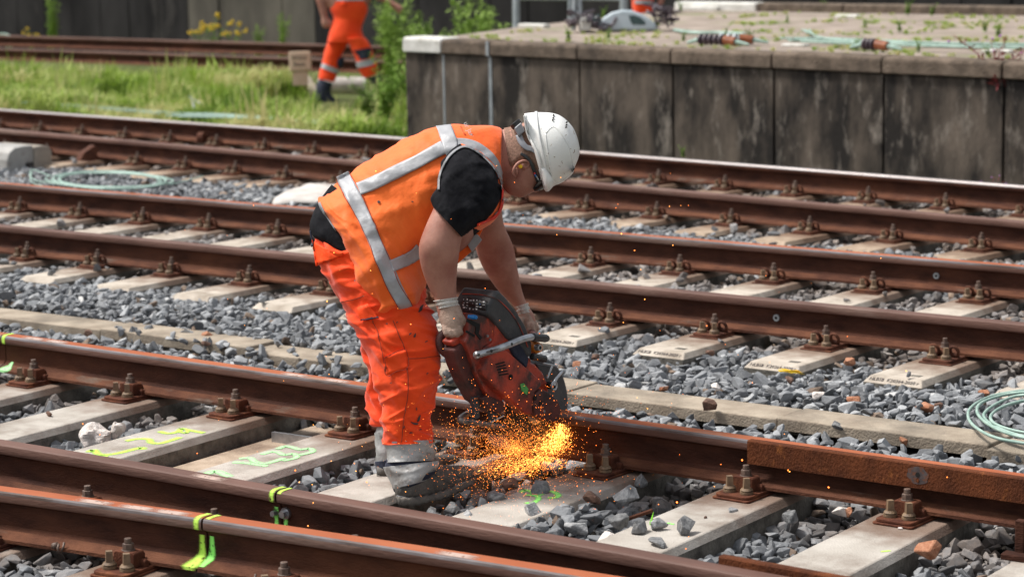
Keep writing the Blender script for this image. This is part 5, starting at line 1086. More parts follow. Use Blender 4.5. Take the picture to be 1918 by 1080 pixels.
# front flaps of the vest hanging open under the arms
def slab(nm, pts, dep, mat, th=.006):
    b = MB(); b.prism([atd(u, v, dep) for u, v in pts], tuple(FV*th)); return b.obj(nm, mat, man, bevel=.002)
slab('vest_front', [(935, 360), (940, 380), (928, 404), (905, 428), (884, 470), (858, 493), (840, 500), (850, 440), (880, 410)], 8.50, ORANGE, .02)
slab('reflective_front_band', [(926, 404), (934, 398), (921, 414), (902, 427), (884, 437), (862, 446), (872, 432), (893, 420)], 8.485, REFL)
slab('reflective_front_tab', [(872, 446), (894, 438), (903, 449), (884, 472), (877, 461)], 8.49, REFL)
# vest print
def on_vest(T, u, v, off=.006):
    d = Vector(ray(u, v)).normalized(); h = T.ray_cast(CV, d); return h[0], (h[1] if h[1].dot(d) < 0 else -h[1])
def vtext(nm, s, u, v, size, rot, mat, T, off=.006, fl=1):
    p, n_ = on_vest(T, u, v); z = n_; d = Vector(ray(u, v)).normalized(); z = (-d*.75+n_*.25).normalized(); xr_ = (Vector(RV)*math.cos(rot)-Vector(UV)*math.sin(rot)); xr_ = (xr_-z*xr_.dot(z)).normalized(); yy = z.cross(xr_)
    mt = Matrix(((xr_.x, yy.x, z.x, p.x+z.x*off), (xr_.y, yy.y, z.y, p.y+z.y*off), (xr_.z, yy.z, z.z, p.z+z.z*off), (0, 0, 0, 1))); return text(nm, s, size, mt, mat, man, .0005)
vtext('vest_print', 'ur Jaan', 879, 246, .024, 1.15, WPRINT, VT, .012); vtext('vest_print', 'infratechniek', 868, 248, .0085, 1.15, RPRINT, VT, .012)
# trousers: pockets, seams, marks
PT = bvh([pR, pL]); 
drape('back_pocket_flap', PT, [(584, 449), (600, 458), (622, 468), (645, 474)], [(591, 498), (605, 493), (624, 486), (642, 477)], POCKO, man, 24, 8, .006, .003)
drape('cargo_flap', PT, [(672, 578), (682, 572), (690, 568)], [(678, 601), (694, 600), (712, 598)], POCKO, man, 14, 6, .007, .004)
ribbon('pocket_edge', PT, [(679, 600), (694, 599), (711, 596)], 3.4, NAVY, man, 14, 3, .009)
drape('thigh_pocket', PT, [(722, 668), (738, 662), (760, 655)], [(727, 702), (745, 695), (764, 689)], POCKO, man, 16, 8, .005, .003)
for ln, w in (([(640, 565), (665, 560), (682, 554)], 1.5), ([(736, 600), (746, 625), (757, 650), (763, 690), (764, 740), (757, 780), (752, 828)], 1.6), ([(698, 600), (708, 625), (716, 655), (720, 680)], 1.3), ([(765, 672), (790, 670), (823, 666)], 1.5), ([(722, 668), (738, 662), (760, 655), (764, 689), (745, 695), (727, 702), (722, 668)], 1.2)): ribbon('seam', PT, ln, w, SEAM, man, 40, 3, .0035 if w != 1.2 else .0085, .0005)
ribbon('waistband', PT, [(581, 432), (584, 446), (590, 462)], 3, NAVY, man, 10, 3, .012)
for i, (u, v, l, a, w) in enumerate([(776, 628, 8, 1.2, 4), (788, 578, 16, 1.0, 5), (768, 626, 5, .6, 2.5), (784, 782, 14, 1.2, 4.5), (776, 791, 14, -.3, 4), (780, 765, 6, 1.5, 2), (798, 640, 6, .6, 2), (744, 604, 4, .5, 2), (770, 810, 7, .2, 2.5), (757, 800, 6, 1.4, 2), (725, 605, 3, 0, 2), (787, 805, 5, .4, 2), (733, 717, 4, .3, 1.5), (800, 700, 4, .8, 1.5)]):
    ribbon('dirt_mark', PT, [(u-math.cos(a)*l/2, v+math.sin(a)*l/2), (u, v+rg.uniform(-2, 2)), (u+math.cos(a)*l/2, v-math.sin(a)*l/2)], [w*.4, w, w*.3], DPRINT, man, 10, 3, .003, .0006)
for i, (u, v, s) in enumerate([(710, 377, 2.6), (709, 379, 2), (773, 377, 1.8), (700, 562, 2), (735, 498, 1.2), (738, 556, 1.5)]): ribbon('dirt_mark', VT, [(u-s, v), (u, v+1), (u+s, v+s)], [s*.7, s*1.3, s*.5], DPRINT, man, 8, 3, .003, .0006)
# --- helmet
hl = [(982, 213.5, 1019, 352, 8.48, .098), (984, 212.5, 1021, 353, 8.48, .104), (1000, 210.5, 1031, 351, 8.48, .113), (1018, 210.5, 1042, 346, 8.48, .117), (1035, 212, 1052, 340, 8.48, .118), (1050, 217, 1062, 332, 8.48, .114), (1064, 228, 1072, 320, 8.48, .102), (1075, 242, 1079, 307, 8.48, .082), (1082, 260, 1084, 294, 8.48, .054), (1085.5, 276, 1086, 284, 8.48, .02)]
hel = lobj('hard_hat', hl, HELM, man, 60, 56, ex=2.15)
HT = bvh([hel])
lobj('hat_brim', [(1006, 318, 1030, 314, 8.48, .108), (1012, 336, 1040, 334, 8.48, .108), (1016, 348, 1038, 346, 8.48, .10), (1020, 356, 1031, 355, 8.48, .082), (1023, 359, 1028, 358, 8.48, .06)], HELM, hel, 20, 36, ex=2.4)
def hr(nm, ln, w, off=.003, th=.004, mat=HELM): return ribbon(nm, HT, ln, w, mat, hel, 40, 4, off, th)
drape('hat_panel', HT, [(1023, 250), (1036, 240), (1050, 252), (1064, 275), (1069, 300), (1068, 322)], [(1023, 252), (1026, 275), (1028, 300), (1031, 320), (1036, 336), (1042, 340)], HELM, hel, 40, 14, .0045, .006)
hr('hat_ridge', [(1004, 211), (1006, 235), (1010, 258), (1016, 285), (1022, 315), (1026, 345)], 4.5)
hr('hat_ridge', [(984, 216), (987, 240), (993, 260), (1006, 284), (1013, 308), (1017, 335)], 4.5, .004, .005)
hr('hat_ridge', [(1022, 251), (1036, 239), (1051, 252), (1065, 275), (1070, 300), (1068, 322), (1042, 341), (1035, 330), (1029, 300), (1024, 270), (1022, 251)], 2.6, .006, .004)
for (u, v) in ((1036.5, 217), (1036, 222), (1035, 226), (1060.5, 230), (1060, 235), (1059.5, 239)): hr('vent_slot', [(u-1.3, v), (u, v+.4), (u+1.3, v)], 2.6, .0035, .002, HOLE)
hr('vent_slot', [(1072, 322), (1074, 317), (1076, 313)], 2, .004, .002, HOLE)
for i in range(18):
    u, v = rg.choice([(993, 234), (1028, 290), (1046, 303), (1049, 312), (1064, 252), (1030, 318), (1045, 283), (1058, 330), (1018, 246), (1006, 250), (1074, 278), (1061, 265)]); u += rg.gauss(0, 5); v += rg.gauss(0, 6); a = rg.uniform(0, 3.1); l = rg.uniform(1.5, 7)
    hr('scuff_mark', [(u-math.cos(a)*l/2, v-math.sin(a)*l/2), (u+rg.uniform(-1, 1), v), (u+math.cos(a)*l/2, v+math.sin(a)*l/2)], rg.uniform(.4, 1.0), .0078, .0005, SCUFF)
# suspension strap and ratchet knob
ribbon('hat_strap', headT, [(973, 255), (978, 268), (986, 277), (996, 280), (1006, 286), (1012, 296), (1016, 310)], [11, 11, 10, 9, 8, 6, 5], PLG, hel, 30, 6, .010, .004)
b = MB(); b.prism([atd(u, v, 8.395) for u, v in ((963, 240), (976, 229), (983, 245), (971, 256))], tuple(FV*.05)); b.obj('ratchet_housing', PLG, hel, bevel=.004, seg=3)
b = MB(); b.cyl(atd(961, 239, 8.45), atd(976, 228, 8.45), .022, n=20); c0 = Vector(atd(968, 232, 8.43)); b = MB(); b.cyl(c0+Vector(UV)*.006-Vector(RV)*.008, c0-Vector(UV)*.010+Vector(RV)*.004, .021, n=20); b.obj('ratchet_knob', PLB, hel, bevel=.003)
ribbon('hat_liner', headT, [(1008, 284), (1013, 296), (1016, 312), (1017, 330)], 3, ORKN, hel, 12, 3, .013, .003)
# safety glasses
ribbon('glasses_temple', headT, [(976, 288), (984, 293), (993, 302), (1000, 318), (1006, 333), (1012, 346)], [5, 6, 5, 7, 9, 10], PLB, man, 30, 5, .006, .004)
gl = drape('glasses_lens', headT, [(997, 350), (1003, 341), (1010, 334), (1017, 330)], [(1000, 354), (1008, 352), (1014, 350), (1020, 348)], LENS, man, 16, 7, .010, .004)
vtext('temple_print', 'uvex', 1006.5, 332, .0085, 1.1, WPRINT, headT, .016)
ribbon('temple_mark', headT, [(1000, 322), (1002, 326)], 3.5, RPRINT, man, 4, 3, .0095, .001); ribbon('temple_mark', headT, [(1001.5, 325), (1003.5, 329)], 3, BLUE, man, 4, 3, .0098, .001)
# --- gloves, five curled fingers each
def glove(nm, palm, fingers, cuffs, vox=.0032):
    V, F = loft(palm, 24, 22); Vs = [tuple(v) for v in V]; Fs = list(F)
    for P, r in fingers:
        b = MB(); C = catmull([atd(*q) for q in P], 14); m = len(C); rr_ = [r*(1-.22*i/(m-1)) for i in range(m)]; b.tube(C, rr_, 10); b.ell(C[-1], (rr_[-1],)*3); k = len(Vs); Vs += b.V; Fs += [tuple(i+k for i in f) for f in b.F]
    g = mesh(nm, Vs, Fs, GLOVE, man, True); bm = bmesh.new(); bm.from_mesh(g.data); bmesh.ops.recalc_face_normals(bm, faces=bm.faces); bm.to_mesh(g.data); bm.free(); remesh(g, vox, 3)
    lobj('glove_cuff', cuffs, CUFF, g, 36, 60, disp=lambda p, s, k: .0016*math.sin(k*2*math.pi*26)+.0015*math.sin(s*14))
    return g
glove('glove', [(821, 574, 860, 569, 8.28, .034), (821, 588, 866, 584, 8.28, .037), (824, 602, 869, 600, 8.28, .040), (829, 614, 869, 612, 8.28, .038), (836, 621, 865, 621, 8.28, .028)],
    [([(833, 610, 8.265), (836, 624, 8.25), (843, 628, 8.30), (845, 620, 8.34), (843, 610, 8.35)], .0115), ([(842, 612, 8.26), (845, 626, 8.25), (852, 629, 8.30), (853, 621, 8.34), (851, 611, 8.35)], .0122), ([(851, 611, 8.26), (854, 625, 8.25), (860, 628, 8.30), (861, 620, 8.34), (858, 610, 8.35)], .0120), ([(859, 608, 8.26), (862, 621, 8.255), (866, 624, 8.30), (868, 616, 8.34), (865, 606, 8.35)], .0108), ([(860, 590, 8.26), (868, 600, 8.27), (871, 612, 8.29), (868, 622, 8.31)], .0125)],
    [(812, 563, 857, 556, 8.28, .036), (817, 570, 857, 563, 8.28, .0375), (820, 578, 860, 571, 8.28, .036)])
glove('glove', [(972, 586, 993, 582, 8.95, .034), (974, 598, 999, 594, 8.95, .036), (978, 610, 1003, 606, 8.95, .036), (983, 619, 1003, 616, 8.95, .028)],
    [([(980, 606, 8.93), (984, 620, 8.93), (990, 626, 8.97), (992, 618, 9.0)], .0115), ([(988, 606, 8.92), (991, 621, 8.92), (997, 625, 8.96), (998, 616, 9.0)], .012), ([(995, 605, 8.92), (998, 619, 8.92), (1003, 621, 8.96), (1003, 613, 9.0)], .0115), ([(1000, 603, 8.93), (1004, 613, 8.93), (1006, 616, 8.97), (1005, 608, 9.0)], .0105), ([(976, 596, 8.92), (974, 608, 8.90), (978, 617, 8.91)], .012)],
    [(964, 574, 989, 567, 8.95, .034), (968, 582, 991, 575, 8.95, .035), (971, 589, 994, 584, 8.95, .034)])
GT = None
# ================================================================ THE SAW
saw = empty('cut_off_saw', tuple(atx(960, 720, 5.70))); tag(saw, 'red petrol cut-off saw with dark grey cover cutting the rail in a spray of sparks', 'saw')
def pr(nm, pts, X, th, mat, par=saw, bev=.006, seg=3):
    b = MB(); b.prism([atx(u, v, X) for u, v in pts], (-th, 0, 0)); return b.obj(nm, mat, par, bevel=bev, seg=seg)
XN = 5.80
cover = pr('engine_cover', [(931, 544), (937, 545), (950, 558), (969, 583), (985, 608), (997, 640), (998, 664), (991, 671), (978, 655), (950, 633), (928, 604), (915, 590), (917, 570)], XN, .155, SAWB, bev=.012, seg=4)
tank = pr('fuel_tank', [(884, 586), (917, 594), (930, 606), (938, 622), (925, 640), (905, 652), (918, 676), (905, 694), (925, 716), (944, 742), (940, 770), (925, 764), (914, 740), (893, 700), (880, 660), (872, 640), (880, 622)], 5.785, .105, SAWR, bev=.008)
pr('tank_lower', [(868, 640), (880, 660), (893, 700), (914, 740), (925, 764), (912, 763), (893, 752), (872, 715), (858, 682), (852, 655)], 5.765, .06, SAWD, bev=.010)
pr('engine_block', [(928, 604), (950, 633), (978, 655), (996, 674), (990, 700), (975, 706), (945, 672), (918, 676), (905, 652), (925, 640)], 5.79, .13, SAWR, bev=.006)
pr('belt_housing', [(928, 656), (948, 655), (957, 662), (1013, 712), (1016, 722), (1002, 735), (998, 762), (999, 778), (981, 774), (960, 752), (930, 728), (907, 702), (905, 692), (914, 672)], 5.812, .045, SAWR, bev=.007)
pr('belt_cover', [(1016, 728), (1031, 735), (1048, 753), (1052, 770), (1045, 788), (1032, 792), (1004, 780), (999, 760), (1002, 738)], 5.814, .045, SAWD, bev=.006)
pr('arm_underside', [(915, 740), (945, 752), (948, 766), (938, 775), (915, 764), (900, 745)], 5.79, .08, SAWD, bev=.006)
pr('front_guard', [(978, 675), (990, 676), (1004, 682), (1018, 697), (1028, 720), (1030, 740), (1018, 728), (1002, 714), (985, 700)], 5.77, .06, SAWR, bev=.012, seg=4)
pr('air_duct', [(957, 630), (975, 640), (992, 672), (988, 690), (968, 672), (955, 650)], 5.80, .09, NAVY, bev=.008)
# disc and its guard, standing square across the rail
DC = atx(1000, 768, 5.665); Rd = .176
disc = empty('cutting_wheel', tuple(DC)); disc.parent = saw; disc.matrix_parent_inverse = Matrix.Translation(-wl(saw))
COL.objects.unlink(disc); bpy.data.objects.remove(disc)
b = MB(); b.cyl(DC+np.array([.002, 0, 0]), DC-np.array([.002, 0, 0]), Rd, n=72); dsk = b.obj('cutting_disc', DISC, saw)
b = MB(); b.cyl(DC+np.array([.012, 0, 0]), DC-np.array([.012, 0, 0]), .05, n=32); b.cyl(DC+np.array([.022, 0, 0]), DC-np.array([.02, 0, 0]), .016, n=6); b.obj('disc_flange', STEEL, dsk, bevel=.002)
b = MB(); ri, ro_, n = .05, .192, 40; a0, a1 = R_(-12), R_(140)
Yd, Zd = np.array([0, 1., 0]), np.array([0, 0, 1.])
prof_ = [(.025, ri), (.028, ro_-.012), (.020, ro_), (-.020, ro_), (-.028, ro_-.012), (-.025, ri)]
V = []; 
for i in range(n):
    t = a0+(a1-a0)*i/(n-1)
    for dx, r in prof_: V.append(DC+np.array([dx-.008, 0, 0])+(Yd*math.cos(t)+Zd*math.sin(t))*r)
k = len(prof_); F = [(i*k+j, (i+1)*k+j, (i+1)*k+j+1, i*k+j+1) for i in range(n-1) for j in range(k-1)]; b.add(V, F)
g = b.obj('disc_guard', SAWB, saw, bevel=.003); g.modifiers.new('s', 'SOLIDIFY').thickness = .003
# handles
b = MB(); b.tube(catmull([atx(868, 604, 5.735), atx(852, 612, 5.70), atx(834, 622, 5.685), atx(824, 636, 5.68), atx(828, 654, 5.69), atx(846, 668, 5.71), atx(868, 676, 5.74)], 22), .0155, 12); b.obj('rear_handle', SAWD, saw, smooth=True)
pr('handle_bridge', [(872, 588), (879, 592), (884, 606), (884, 626), (872, 642), (852, 650), (846, 640), (860, 628), (869, 612)], 5.755, .05, SAWR, bev=.010, seg=4)
tb = [atx(891, 665, 5.835), atx(912, 659, 5.837), atx(935, 652, 5.838), atx(958, 643, 5.838), atx(975, 636, 5.836), atx(990, 632, 5.832), atx(999, 631, 5.828)]
hb = MB(); hb.tube(catmull(tb, 24), [.0125]*24, 14); fh = hb.obj('front_handle', CHROME, saw, smooth=True)
b = MB(); b.tube([atx(891, 665, 5.838), atx(912, 659, 5.845), atx(935, 652, 5.846)], [.004, .005, .004], 8); b.obj('handle_groove', TUBED, fh, smooth=True)
b = MB(); b.tube(catmull([atx(996, 631, 5.829), atx(1010, 632, 5.825), atx(1024, 633.5, 5.815)], 8), [.0148]*7+[.0125], 14); b.obj('handle_grip', PLB, saw, smooth=True)
b = MB(); b.tube(catmull([atx(1000, 633, 5.80), atx(1002, 630, 5.72), atx(1000, 626, 5.62), atx(993, 621, 5.52), atx(985, 617, 5.46), atx(968, 625, 5.42)], 20), [.0135]*20, 12); b.obj('handle_loop', SAWD, saw, smooth=True)
for (u, v) in ((895, 664), (919, 657), (957, 644)): c = atx(u, v, 5.846); MB().cyl(c, c+np.array([.005, 0, 0]), .0055, n=12).obj('handle_bolt', PLB, fh)
# legs and foot tube
for (u0, v0, u1, v1) in ((893, 742, 893, 784), (926, 748, 925, 788)): 
    a = atx(u0, v0, 5.77); c = atx(u1, v1, 5.77); b = MB(); b.prism([a+np.array([0, -.011, 0]), a+np.array([0, .017, 0]), c+np.array([0, .017, 0]), c+np.array([0, -.011, 0])], (-.02, 0, 0)); b.obj('stand_leg', SAWB, saw, bevel=.002)
b = MB(); b.tube(catmull([atx(884, 770, 5.66), atx(872, 776, 5.70), atx(862, 784, 5.755), atx(868, 788, 5.775), atx(890, 791, 5.775), atx(920, 796, 5.775), atx(944, 799, 5.775)], 24), .0105, 12); f_ = b.obj('foot_tube', TUBED, saw, smooth=True)
c = atx(944.5, 799, 5.775); MB().cyl(c, c+np.array([0, .004, .0]), .0065, n=12).obj('tube_end', HOLE, f_)
b = MB(); b.cyl(atx(910, 795, 5.775), atx(943, 778, 5.775), .003, n=6); b.obj('brace_rod', CHROME, saw)
# small fittings
b = MB(); c = atx(1008, 651, 5.80); b.cyl(c, c+np.array([-.05, .0, .0]), .021, n=20); b.cyl(c+np.array([.010, 0, 0]), c, .015, .019, n=20); k_ = b.obj('orange_fitting', ORKN, saw, bevel=.003); c = atx(1012, 651, 5.82); b = MB(); b.cyl(c, c+np.array([-.02, 0, 0]), .012, n=16); o = b.obj('fitting_ring', CHROME, k_, bevel=.002); MB().cyl(c+np.array([.001, 0, 0]), c, .006, n=12).obj('fitting_hole', HOLE, k_)
b = MB(); b.cyl(atx(996, 667, 5.80), atx(1021, 672, 5.80), .013, n=14); b.obj('rubber_stub', PLB, saw, bevel=.003)
pr('support_plate', [(1004, 680), (1036, 686), (1044, 700), (1036, 722), (1026, 726), (1014, 700)], 5.74, .012, SAWB, bev=.003)
b = MB(); b.cyl(atx(1025, 708, 5.76), atx(1035, 684, 5.76), .0035, n=8); b.cyl(atx(1018, 680, 5.76), atx(1044, 685, 5.76), .003, n=8); b.obj('lever_rod', CHROME, saw)
b = MB(); b.tube(catmull([atx(1037, 722, 5.79), atx(1040, 712, 5.79), atx(1046, 704, 5.78), atx(1054, 695, 5.77)], 10), [.009, .008, .007, .006, .006, .005, .005, .005, .005, .004], 10); b.obj('guard_lever', CHROME, saw, smooth=True)
c = atx(1038, 722, 5.795); b = MB(); b.tube([c+(Yd*math.cos(t)+Zd*math.sin(t))*.0145 for t in np.linspace(0, 6.283, 20)[:-1]], .0045, 8, closed=True); b.obj('water_nozzle', CHROME, saw, smooth=True); MB().cyl(c+np.array([-.002, 0, 0]), c+np.array([-.03, 0, 0]), .0135, n=18).obj('nozzle_bore', HOLE, saw)
c = atx(891, 594, 5.80); b = MB(); b.cyl(c, c+np.array([-.03, 0, 0]), .0075, n=14); b.ell(c+np.array([.002, 0, 0]), (.004, .007, .007)); b.obj('blue_knob', BLUE, saw, smooth=False)
for k in range(5): 
    u, v = 929+k*4.1, 684-k*1.2; 
    b = MB(); P = [atx(q, w, 5.8135) for q, w in ((u-.5, v-2+k*1.0+3), (u+13-k*.3, v-7+k*4.2), (u+13.5-k*.3, v-5+k*4.2), (u, v+k*1.0+3))]
    b = MB(); y0, v0 = 928+k*1.8, 681+k*5.0; P = [atx(q, w, 5.8138) for q, w in ((y0, v0), (y0+17, v0-4.5+k*.4), (y0+18, v0-2.2+k*.4), (y0+1, v0+2.4))]; b.prism(P, (-.002, 0, 0)); b.obj('vent_slot', HOLE, saw)
for (u, v, r) in ((957.5, 706, .010), (1003, 745, .009), (1013, 755, .009)): c = atx(u, v, 5.8165); MB().cyl(c, c+np.array([-.004, 0, 0]), r, n=18).obj('screw_recess', HOLE, saw); 
for (u, v) in ((914, 629), (919, 636), (1020, 770)): c = atx(u, v, 5.795 if u < 1000 else 5.8165); MB().cyl(c, c+np.array([-.004, 0, 0]), .0055, n=6).obj('screw_head', STEEL, saw)
pr('sticker', [(975, 719), (981, 717), (990, 728), (987, 739), (977, 731)], 5.8145, .002, GREENS, bev=0)
pr('dark_groove', [(876, 596), (900, 607), (897, 625), (903, 632), (900, 636), (890, 624), (892, 612), (874, 602)], 5.7875, .003, HOLE, bev=0)
pr('dark_groove', [(874, 618), (890, 627), (889, 631), (873, 622)], 5.7875, .003, HOLE, bev=0)
ST = bvh([cover])
ribbon('red_trim_line', ST, [(866, 551), (880, 551), (905, 553), (925, 558), (936, 564), (952, 580), (968, 602), (980, 628), (988, 650)], 1.7, SAWR, saw, 60, 3, .002, .001)
drape('label_plate', ST, [(869, 560), (882, 558), (898, 560), (913, 564)], [(865, 570), (880, 572), (896, 577), (910, 582)], PLB, saw, 16, 6, .0018, .001)
for i in range(26):
    u = 868+(i % 7)*6.2+rg.uniform(-.6, .6); v = 561+(i//7)*5+(i % 7)*.75+rg.uniform(-1, 1); w = rg.uniform(1.0, 5.4)
    if (u > 903 and i//7 > 1) or rg.random() < .18: continue
    ribbon('label_print', ST, [(u, v), (u+w*.5, v+.1), (u+w, v+.3)], rg.uniform(.7, 3.4), WPRINT if i != 12 else BLUE, saw, 4, 3, .0035, .0006)

# ================================================================ SPARKS
def sparks():
    r = np.random.default_rng(5); cut = atx(1056, 792, 5.70)
    MBs = ([], []); base = [np.array(v) for v in ((1, 0, 0), (-1, 0, 0), (0, 1, 0), (0, -1, 0), (0, 0, 1), (0, 0, -1))]; fc = [(0, 2, 4), (2, 1, 4), (1, 3, 4), (3, 0, 4), (2, 0, 5), (1, 2, 5), (3, 1, 5), (0, 3, 5)]
    V = []; F = []; I = []
    def sp(p, s, d=None, mi=0):
        k = len(V)
        if d is None: d = r.normal(size=3); d /= np.linalg.norm(d); L = s*r.uniform(1, 1.7)
        else: L = s*r.uniform(2.0, 9.0)
        u = np.cross(d, [.3, .2, .9]); u /= np.linalg.norm(u); w = np.cross(d, u)
        for b_ in base: V.append(tuple(p+d*b_[0]*L+u*b_[1]*s+w*b_[2]*s))
        F.extend([tuple(i+k for i in f) for f in fc]); I.extend([mi]*8)
    # main jet: from the cut down and back towards the operator, then fanning over the sleeper
    ctl = [atx(1056, 782, 5.72), atx(1055, 805, 5.72), atx(1046, 828, 5.71), atx(1020, 850, 5.70), atx(975, 872, 5.68), atx(930, 892, 5.66)]
    C = catmull(ctl, 60)
    for i in range(4800):
        t = r.beta(1.75, 1.6); p = C[int(t*59)]; wd = .005+.060*t**1.0
        q = p+r.normal(size=3)*np.array([wd, wd*1.1, wd*.75]); q[2] = max(q[2], .004)
        d = C[min(59, int(t*59)+1)]-C[max(0, int(t*59)-1)]; d /= np.linalg.norm(d)+1e-9
        hot = r.random() < (.55-.55*t); sp(q, r.uniform(.00025, .0006)*(1.1 if hot else 1), d+r.normal(size=3)*.35, 0 if hot else (1 if r.random() < .6 else 2))
    # cloud around the disc
    for i in range(7000):
        a = r.uniform(0, 6.28); rad = abs(r.normal())*.75; u = 972+128*rad*math.cos(a)+r.normal()*8-8; v = 838+68*rad*math.sin(a)+r.normal()*6
        if v < 758+r.uniform(0, 30) : continue
        q = atx(u, v, 5.70+r.uniform(-.05, .14)); 
        if q[2] < .003: q = atz(u, v, .006)
        sp(q, r.uniform(.00025, .00075), None, 1 if r.random() < .55 else 2)
    for i in range(1000):
        u, v = 985+r.normal()*90, 822+r.normal()*62
        q = atx(u, v, 5.72+r.uniform(0, .25)); 
        if q[2] < .003: q = atz(u, v, .006)
        sp(q, r.uniform(.0005, .0014), None, 2)
    for i in range(120):
        u, v = r.uniform(0, 1918), r.uniform(300, 1080); u = 930+(u-959)*r.uniform(.3, 1); sp(atd(u, v, r.uniform(7.2, 8.3)), r.uniform(.0006, .0020), None, 2 if r.random() < .6 else 1)
    for (u, v) in ((577, 984), (574, 1067), (684, 955), (820, 1010), (817, 1020), (1476, 880), (1390, 861), (1774, 893), (155, 793), (553, 880), (687, 902), (730, 1028), (1092, 1027), (853, 1068), (330, 993), (1268, 940), (1552, 912)):
        sp(atd(u, v, 7.6), r.uniform(.0022, .0034), None, 2)
    e = [bpy.data.materials.new(n_) for n_ in ('spark_hot', 'spark_yellow', 'spark_orange')]
    for m_, c, st in zip(e, ((1, .44, .08), (1, .33, .055), (1, .21, .03)), (5.5, 4.0, 3.0)):
        m_.use_nodes = True; p = m_.node_tree.nodes['Principled BSDF']; p.inputs['Base Color'].default_value = (.02, .01, .01, 1); p.inputs['Emission Color'].default_value = (*c, 1); p.inputs['Emission Strength'].default_value = st
    return tag(mesh('sparks', V, F, e, mids=I), 'spray of glowing orange sparks flying from the cutting disc over the sleeper', 'sparks', kind='stuff')
sparks()

# ================================================================ BACKGROUND PEOPLE
def figure(nm, lab, D, base, parts):
    root = empty('person', tuple(base)); tag(root, lab, 'person')
    wd_ = 1.12 if D > 28 else 1.0
    def wz(q): q = list(q); q[0] = 652+(q[0]-652)*wd_; q[2] = 652+(q[2]-652)*wd_; return q
    for pn, secs, mat in parts:
        secs = [[wz(q) for q in z_] for z_ in secs] if pn == 'body' else [wz(q) for q in secs]
        if pn == 'body':
            Vs = []; Fs = []
            for s_ in secs: V, F = loft([(*q[:4], q[4] if len(q) > 5 else D, q[-1]) for q in s_], 20, 18); k = len(Vs); Vs += [tuple(v) for v in V]; Fs += [tuple(i+k for i in f) for f in F]
            o = mesh('body', Vs, Fs, mat, root, True); bm = bmesh.new(); bm.from_mesh(o.data); bmesh.ops.recalc_face_normals(bm, faces=bm.faces); bm.to_mesh(o.data); bm.free(); remesh(o, .012, 3)
        else: lobj(pn, [(*q[:4], q[4] if len(q) > 5 else D, q[-1]) for q in secs], mat, root, 26, 26, disp=fold(.006, 7, 3))
    return root
D2 = 28.4
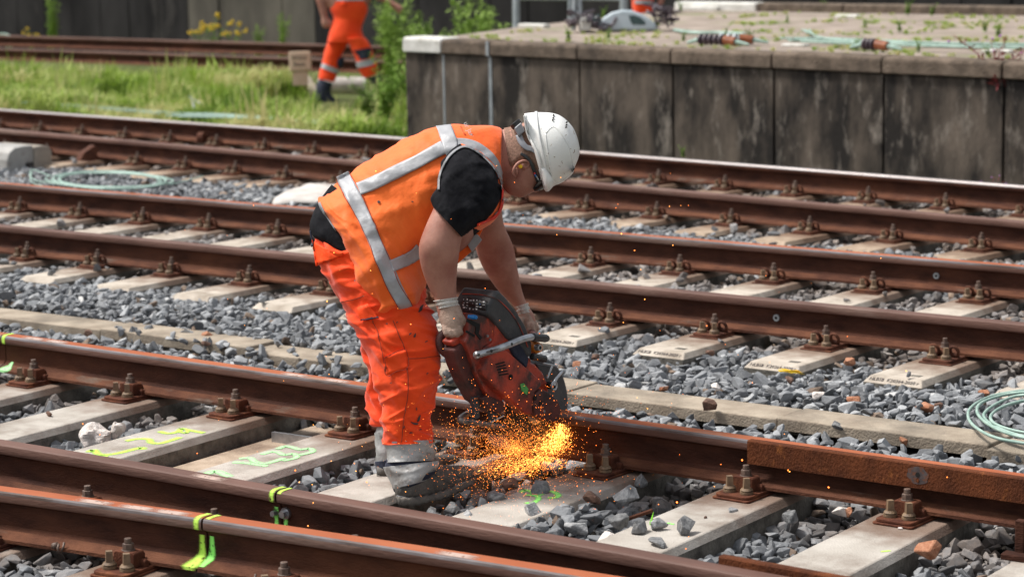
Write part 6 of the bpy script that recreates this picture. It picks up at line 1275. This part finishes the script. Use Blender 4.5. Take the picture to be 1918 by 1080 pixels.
figure('person', 'worker in orange dungarees with navy knees striding past in the background', D2, atd(650, 188, D2), [
    ('body', [[(634, -84, 668, -84, .02), (630, -74, 672, -74, .08), (632, -60, 670, -60, .09), (638, -48, 666, -48, .07), (640, -38, 662, -38, .055), (612, -28, 690, -28, .10), (606, -10, 694, -10, .12), (622, 20, 684, 20, .12)],
              [(600, -20, 618, -20, .06), (598, 0, 616, 0, .05), (603, 18, 617, 18, .045), (607, 34, 619, 33, .038), (607, 44, 628, 42, .04), (610, 53, 626, 52, .03)],
              [(684, -22, 700, -22, .06), (696, -2, 712, -6, .05), (708, 4, 719, -3, .045), (722, 12, 731, 5, .04), (732, 22, 744, 14, .04), (737, 28, 743, 22, .025)]], SKIN),
    ('dungarees', [(617, -20, 684, -20, .13), (620, 0, 685, 0, .135), (621, 18, 685, 18, .135), (627, 34, 680, 36, .12), (624, 50, 675, 52, .125), (620, 66, 678, 68, .13), (617, 80, 682, 82, .12)], PANTO),
    ('trouser_leg', [(620, 70, 655, 75, D2+.08, .09), (613, 96, 641, 104, D2+.1, .085), (609, 114, 637, 124, D2+.1, .08), (604, 136, 632, 146, D2+.1, .075), (602, 148, 628, 154, D2+.1, .07)], PANTO),
    ('trouser_leg', [(648, 72, 680, 70, D2-.08, .09), (657, 92, 690, 86, D2-.08, .085), (664, 112, 694, 106, D2-.08, .08), (670, 132, 702, 124, D2-.08, .08), (680, 147, 703, 138, D2-.08, .07)], PANTO),
    ('knee_patch', [(633, 108, 645, 109, D2+.1, .06), (630, 116, 645, 118, D2+.1, .07), (632, 124, 642, 128, D2+.1, .06)], NAVY),
    ('knee_patch', [(659, 96, 691, 89, D2-.08, .092), (664, 106, 692, 102, D2-.08, .09), (667, 113, 692, 109, D2-.08, .088)], NAVY),
    ('reflective_band', [(608, 118, 638, 131, D2+.1, .090), (606, 127, 636, 140, D2+.1, .088)], REFL), ('reflective_band', [(664, 117, 696, 109, D2-.08, .090), (667, 128, 699, 121, D2-.08, .090)], REFL), ('reflective_band', [(622, -4, 684, -4, .145), (622, 2, 684, 2, .145)], REFL),
    ('boot', [(604, 148, 626, 156, D2+.1, .07), (599, 160, 624, 166, D2+.1, .07), (597, 176, 625, 178, D2+.1, .07), (597, 190, 636, 192, D2+.1, .06)], NAVY), ('boot', [(682, 147, 706, 139, D2-.08, .07), (692, 156, 710, 150, D2-.08, .06), (696, 170, 716, 168, D2-.08, .05)], NAVY),
    ('pocket_flap', [(636, 3, 657, 3, D2-.05, .10), (636, 9, 656, 9, D2-.05, .10)], POCKO)])
D3 = 27.6
figure('person', 'worker in red and silver top partly hidden behind the pale hood at the top edge', D3, atd(1203, 110, D3), [
    ('body', [[(1192, -92, 1216, -92, .05), (1188, -78, 1220, -78, .09), (1190, -60, 1218, -60, .09), (1196, -50, 1212, -50, .06), (1175, -42, 1233, -42, .1), (1180, 0, 1226, 0, .11)], [(1224, -40, 1238, -38, .05), (1232, -10, 1246, -10, .045), (1230, 10, 1242, 12, .04), (1222, 22, 1232, 26, .035)]], SKIN),
    ('jacket', [(1176, -42, 1232, -42, .12), (1180, -20, 1228, -20, .13), (1183, 0, 1224, 0, .13), (1184, 14, 1222, 14, .12), (1188, 27, 1222, 29, .11)], PANTO),
    ('reflective_band', [(1184, 1, 1223, 1, .145), (1185, 8, 1222, 8, .14)], REFL),
    ('trouser_leg', [(1190, 26, 1224, 28, .10), (1196, 60, 1226, 62, .09), (1198, 108, 1222, 110, .07)], NAVY)])
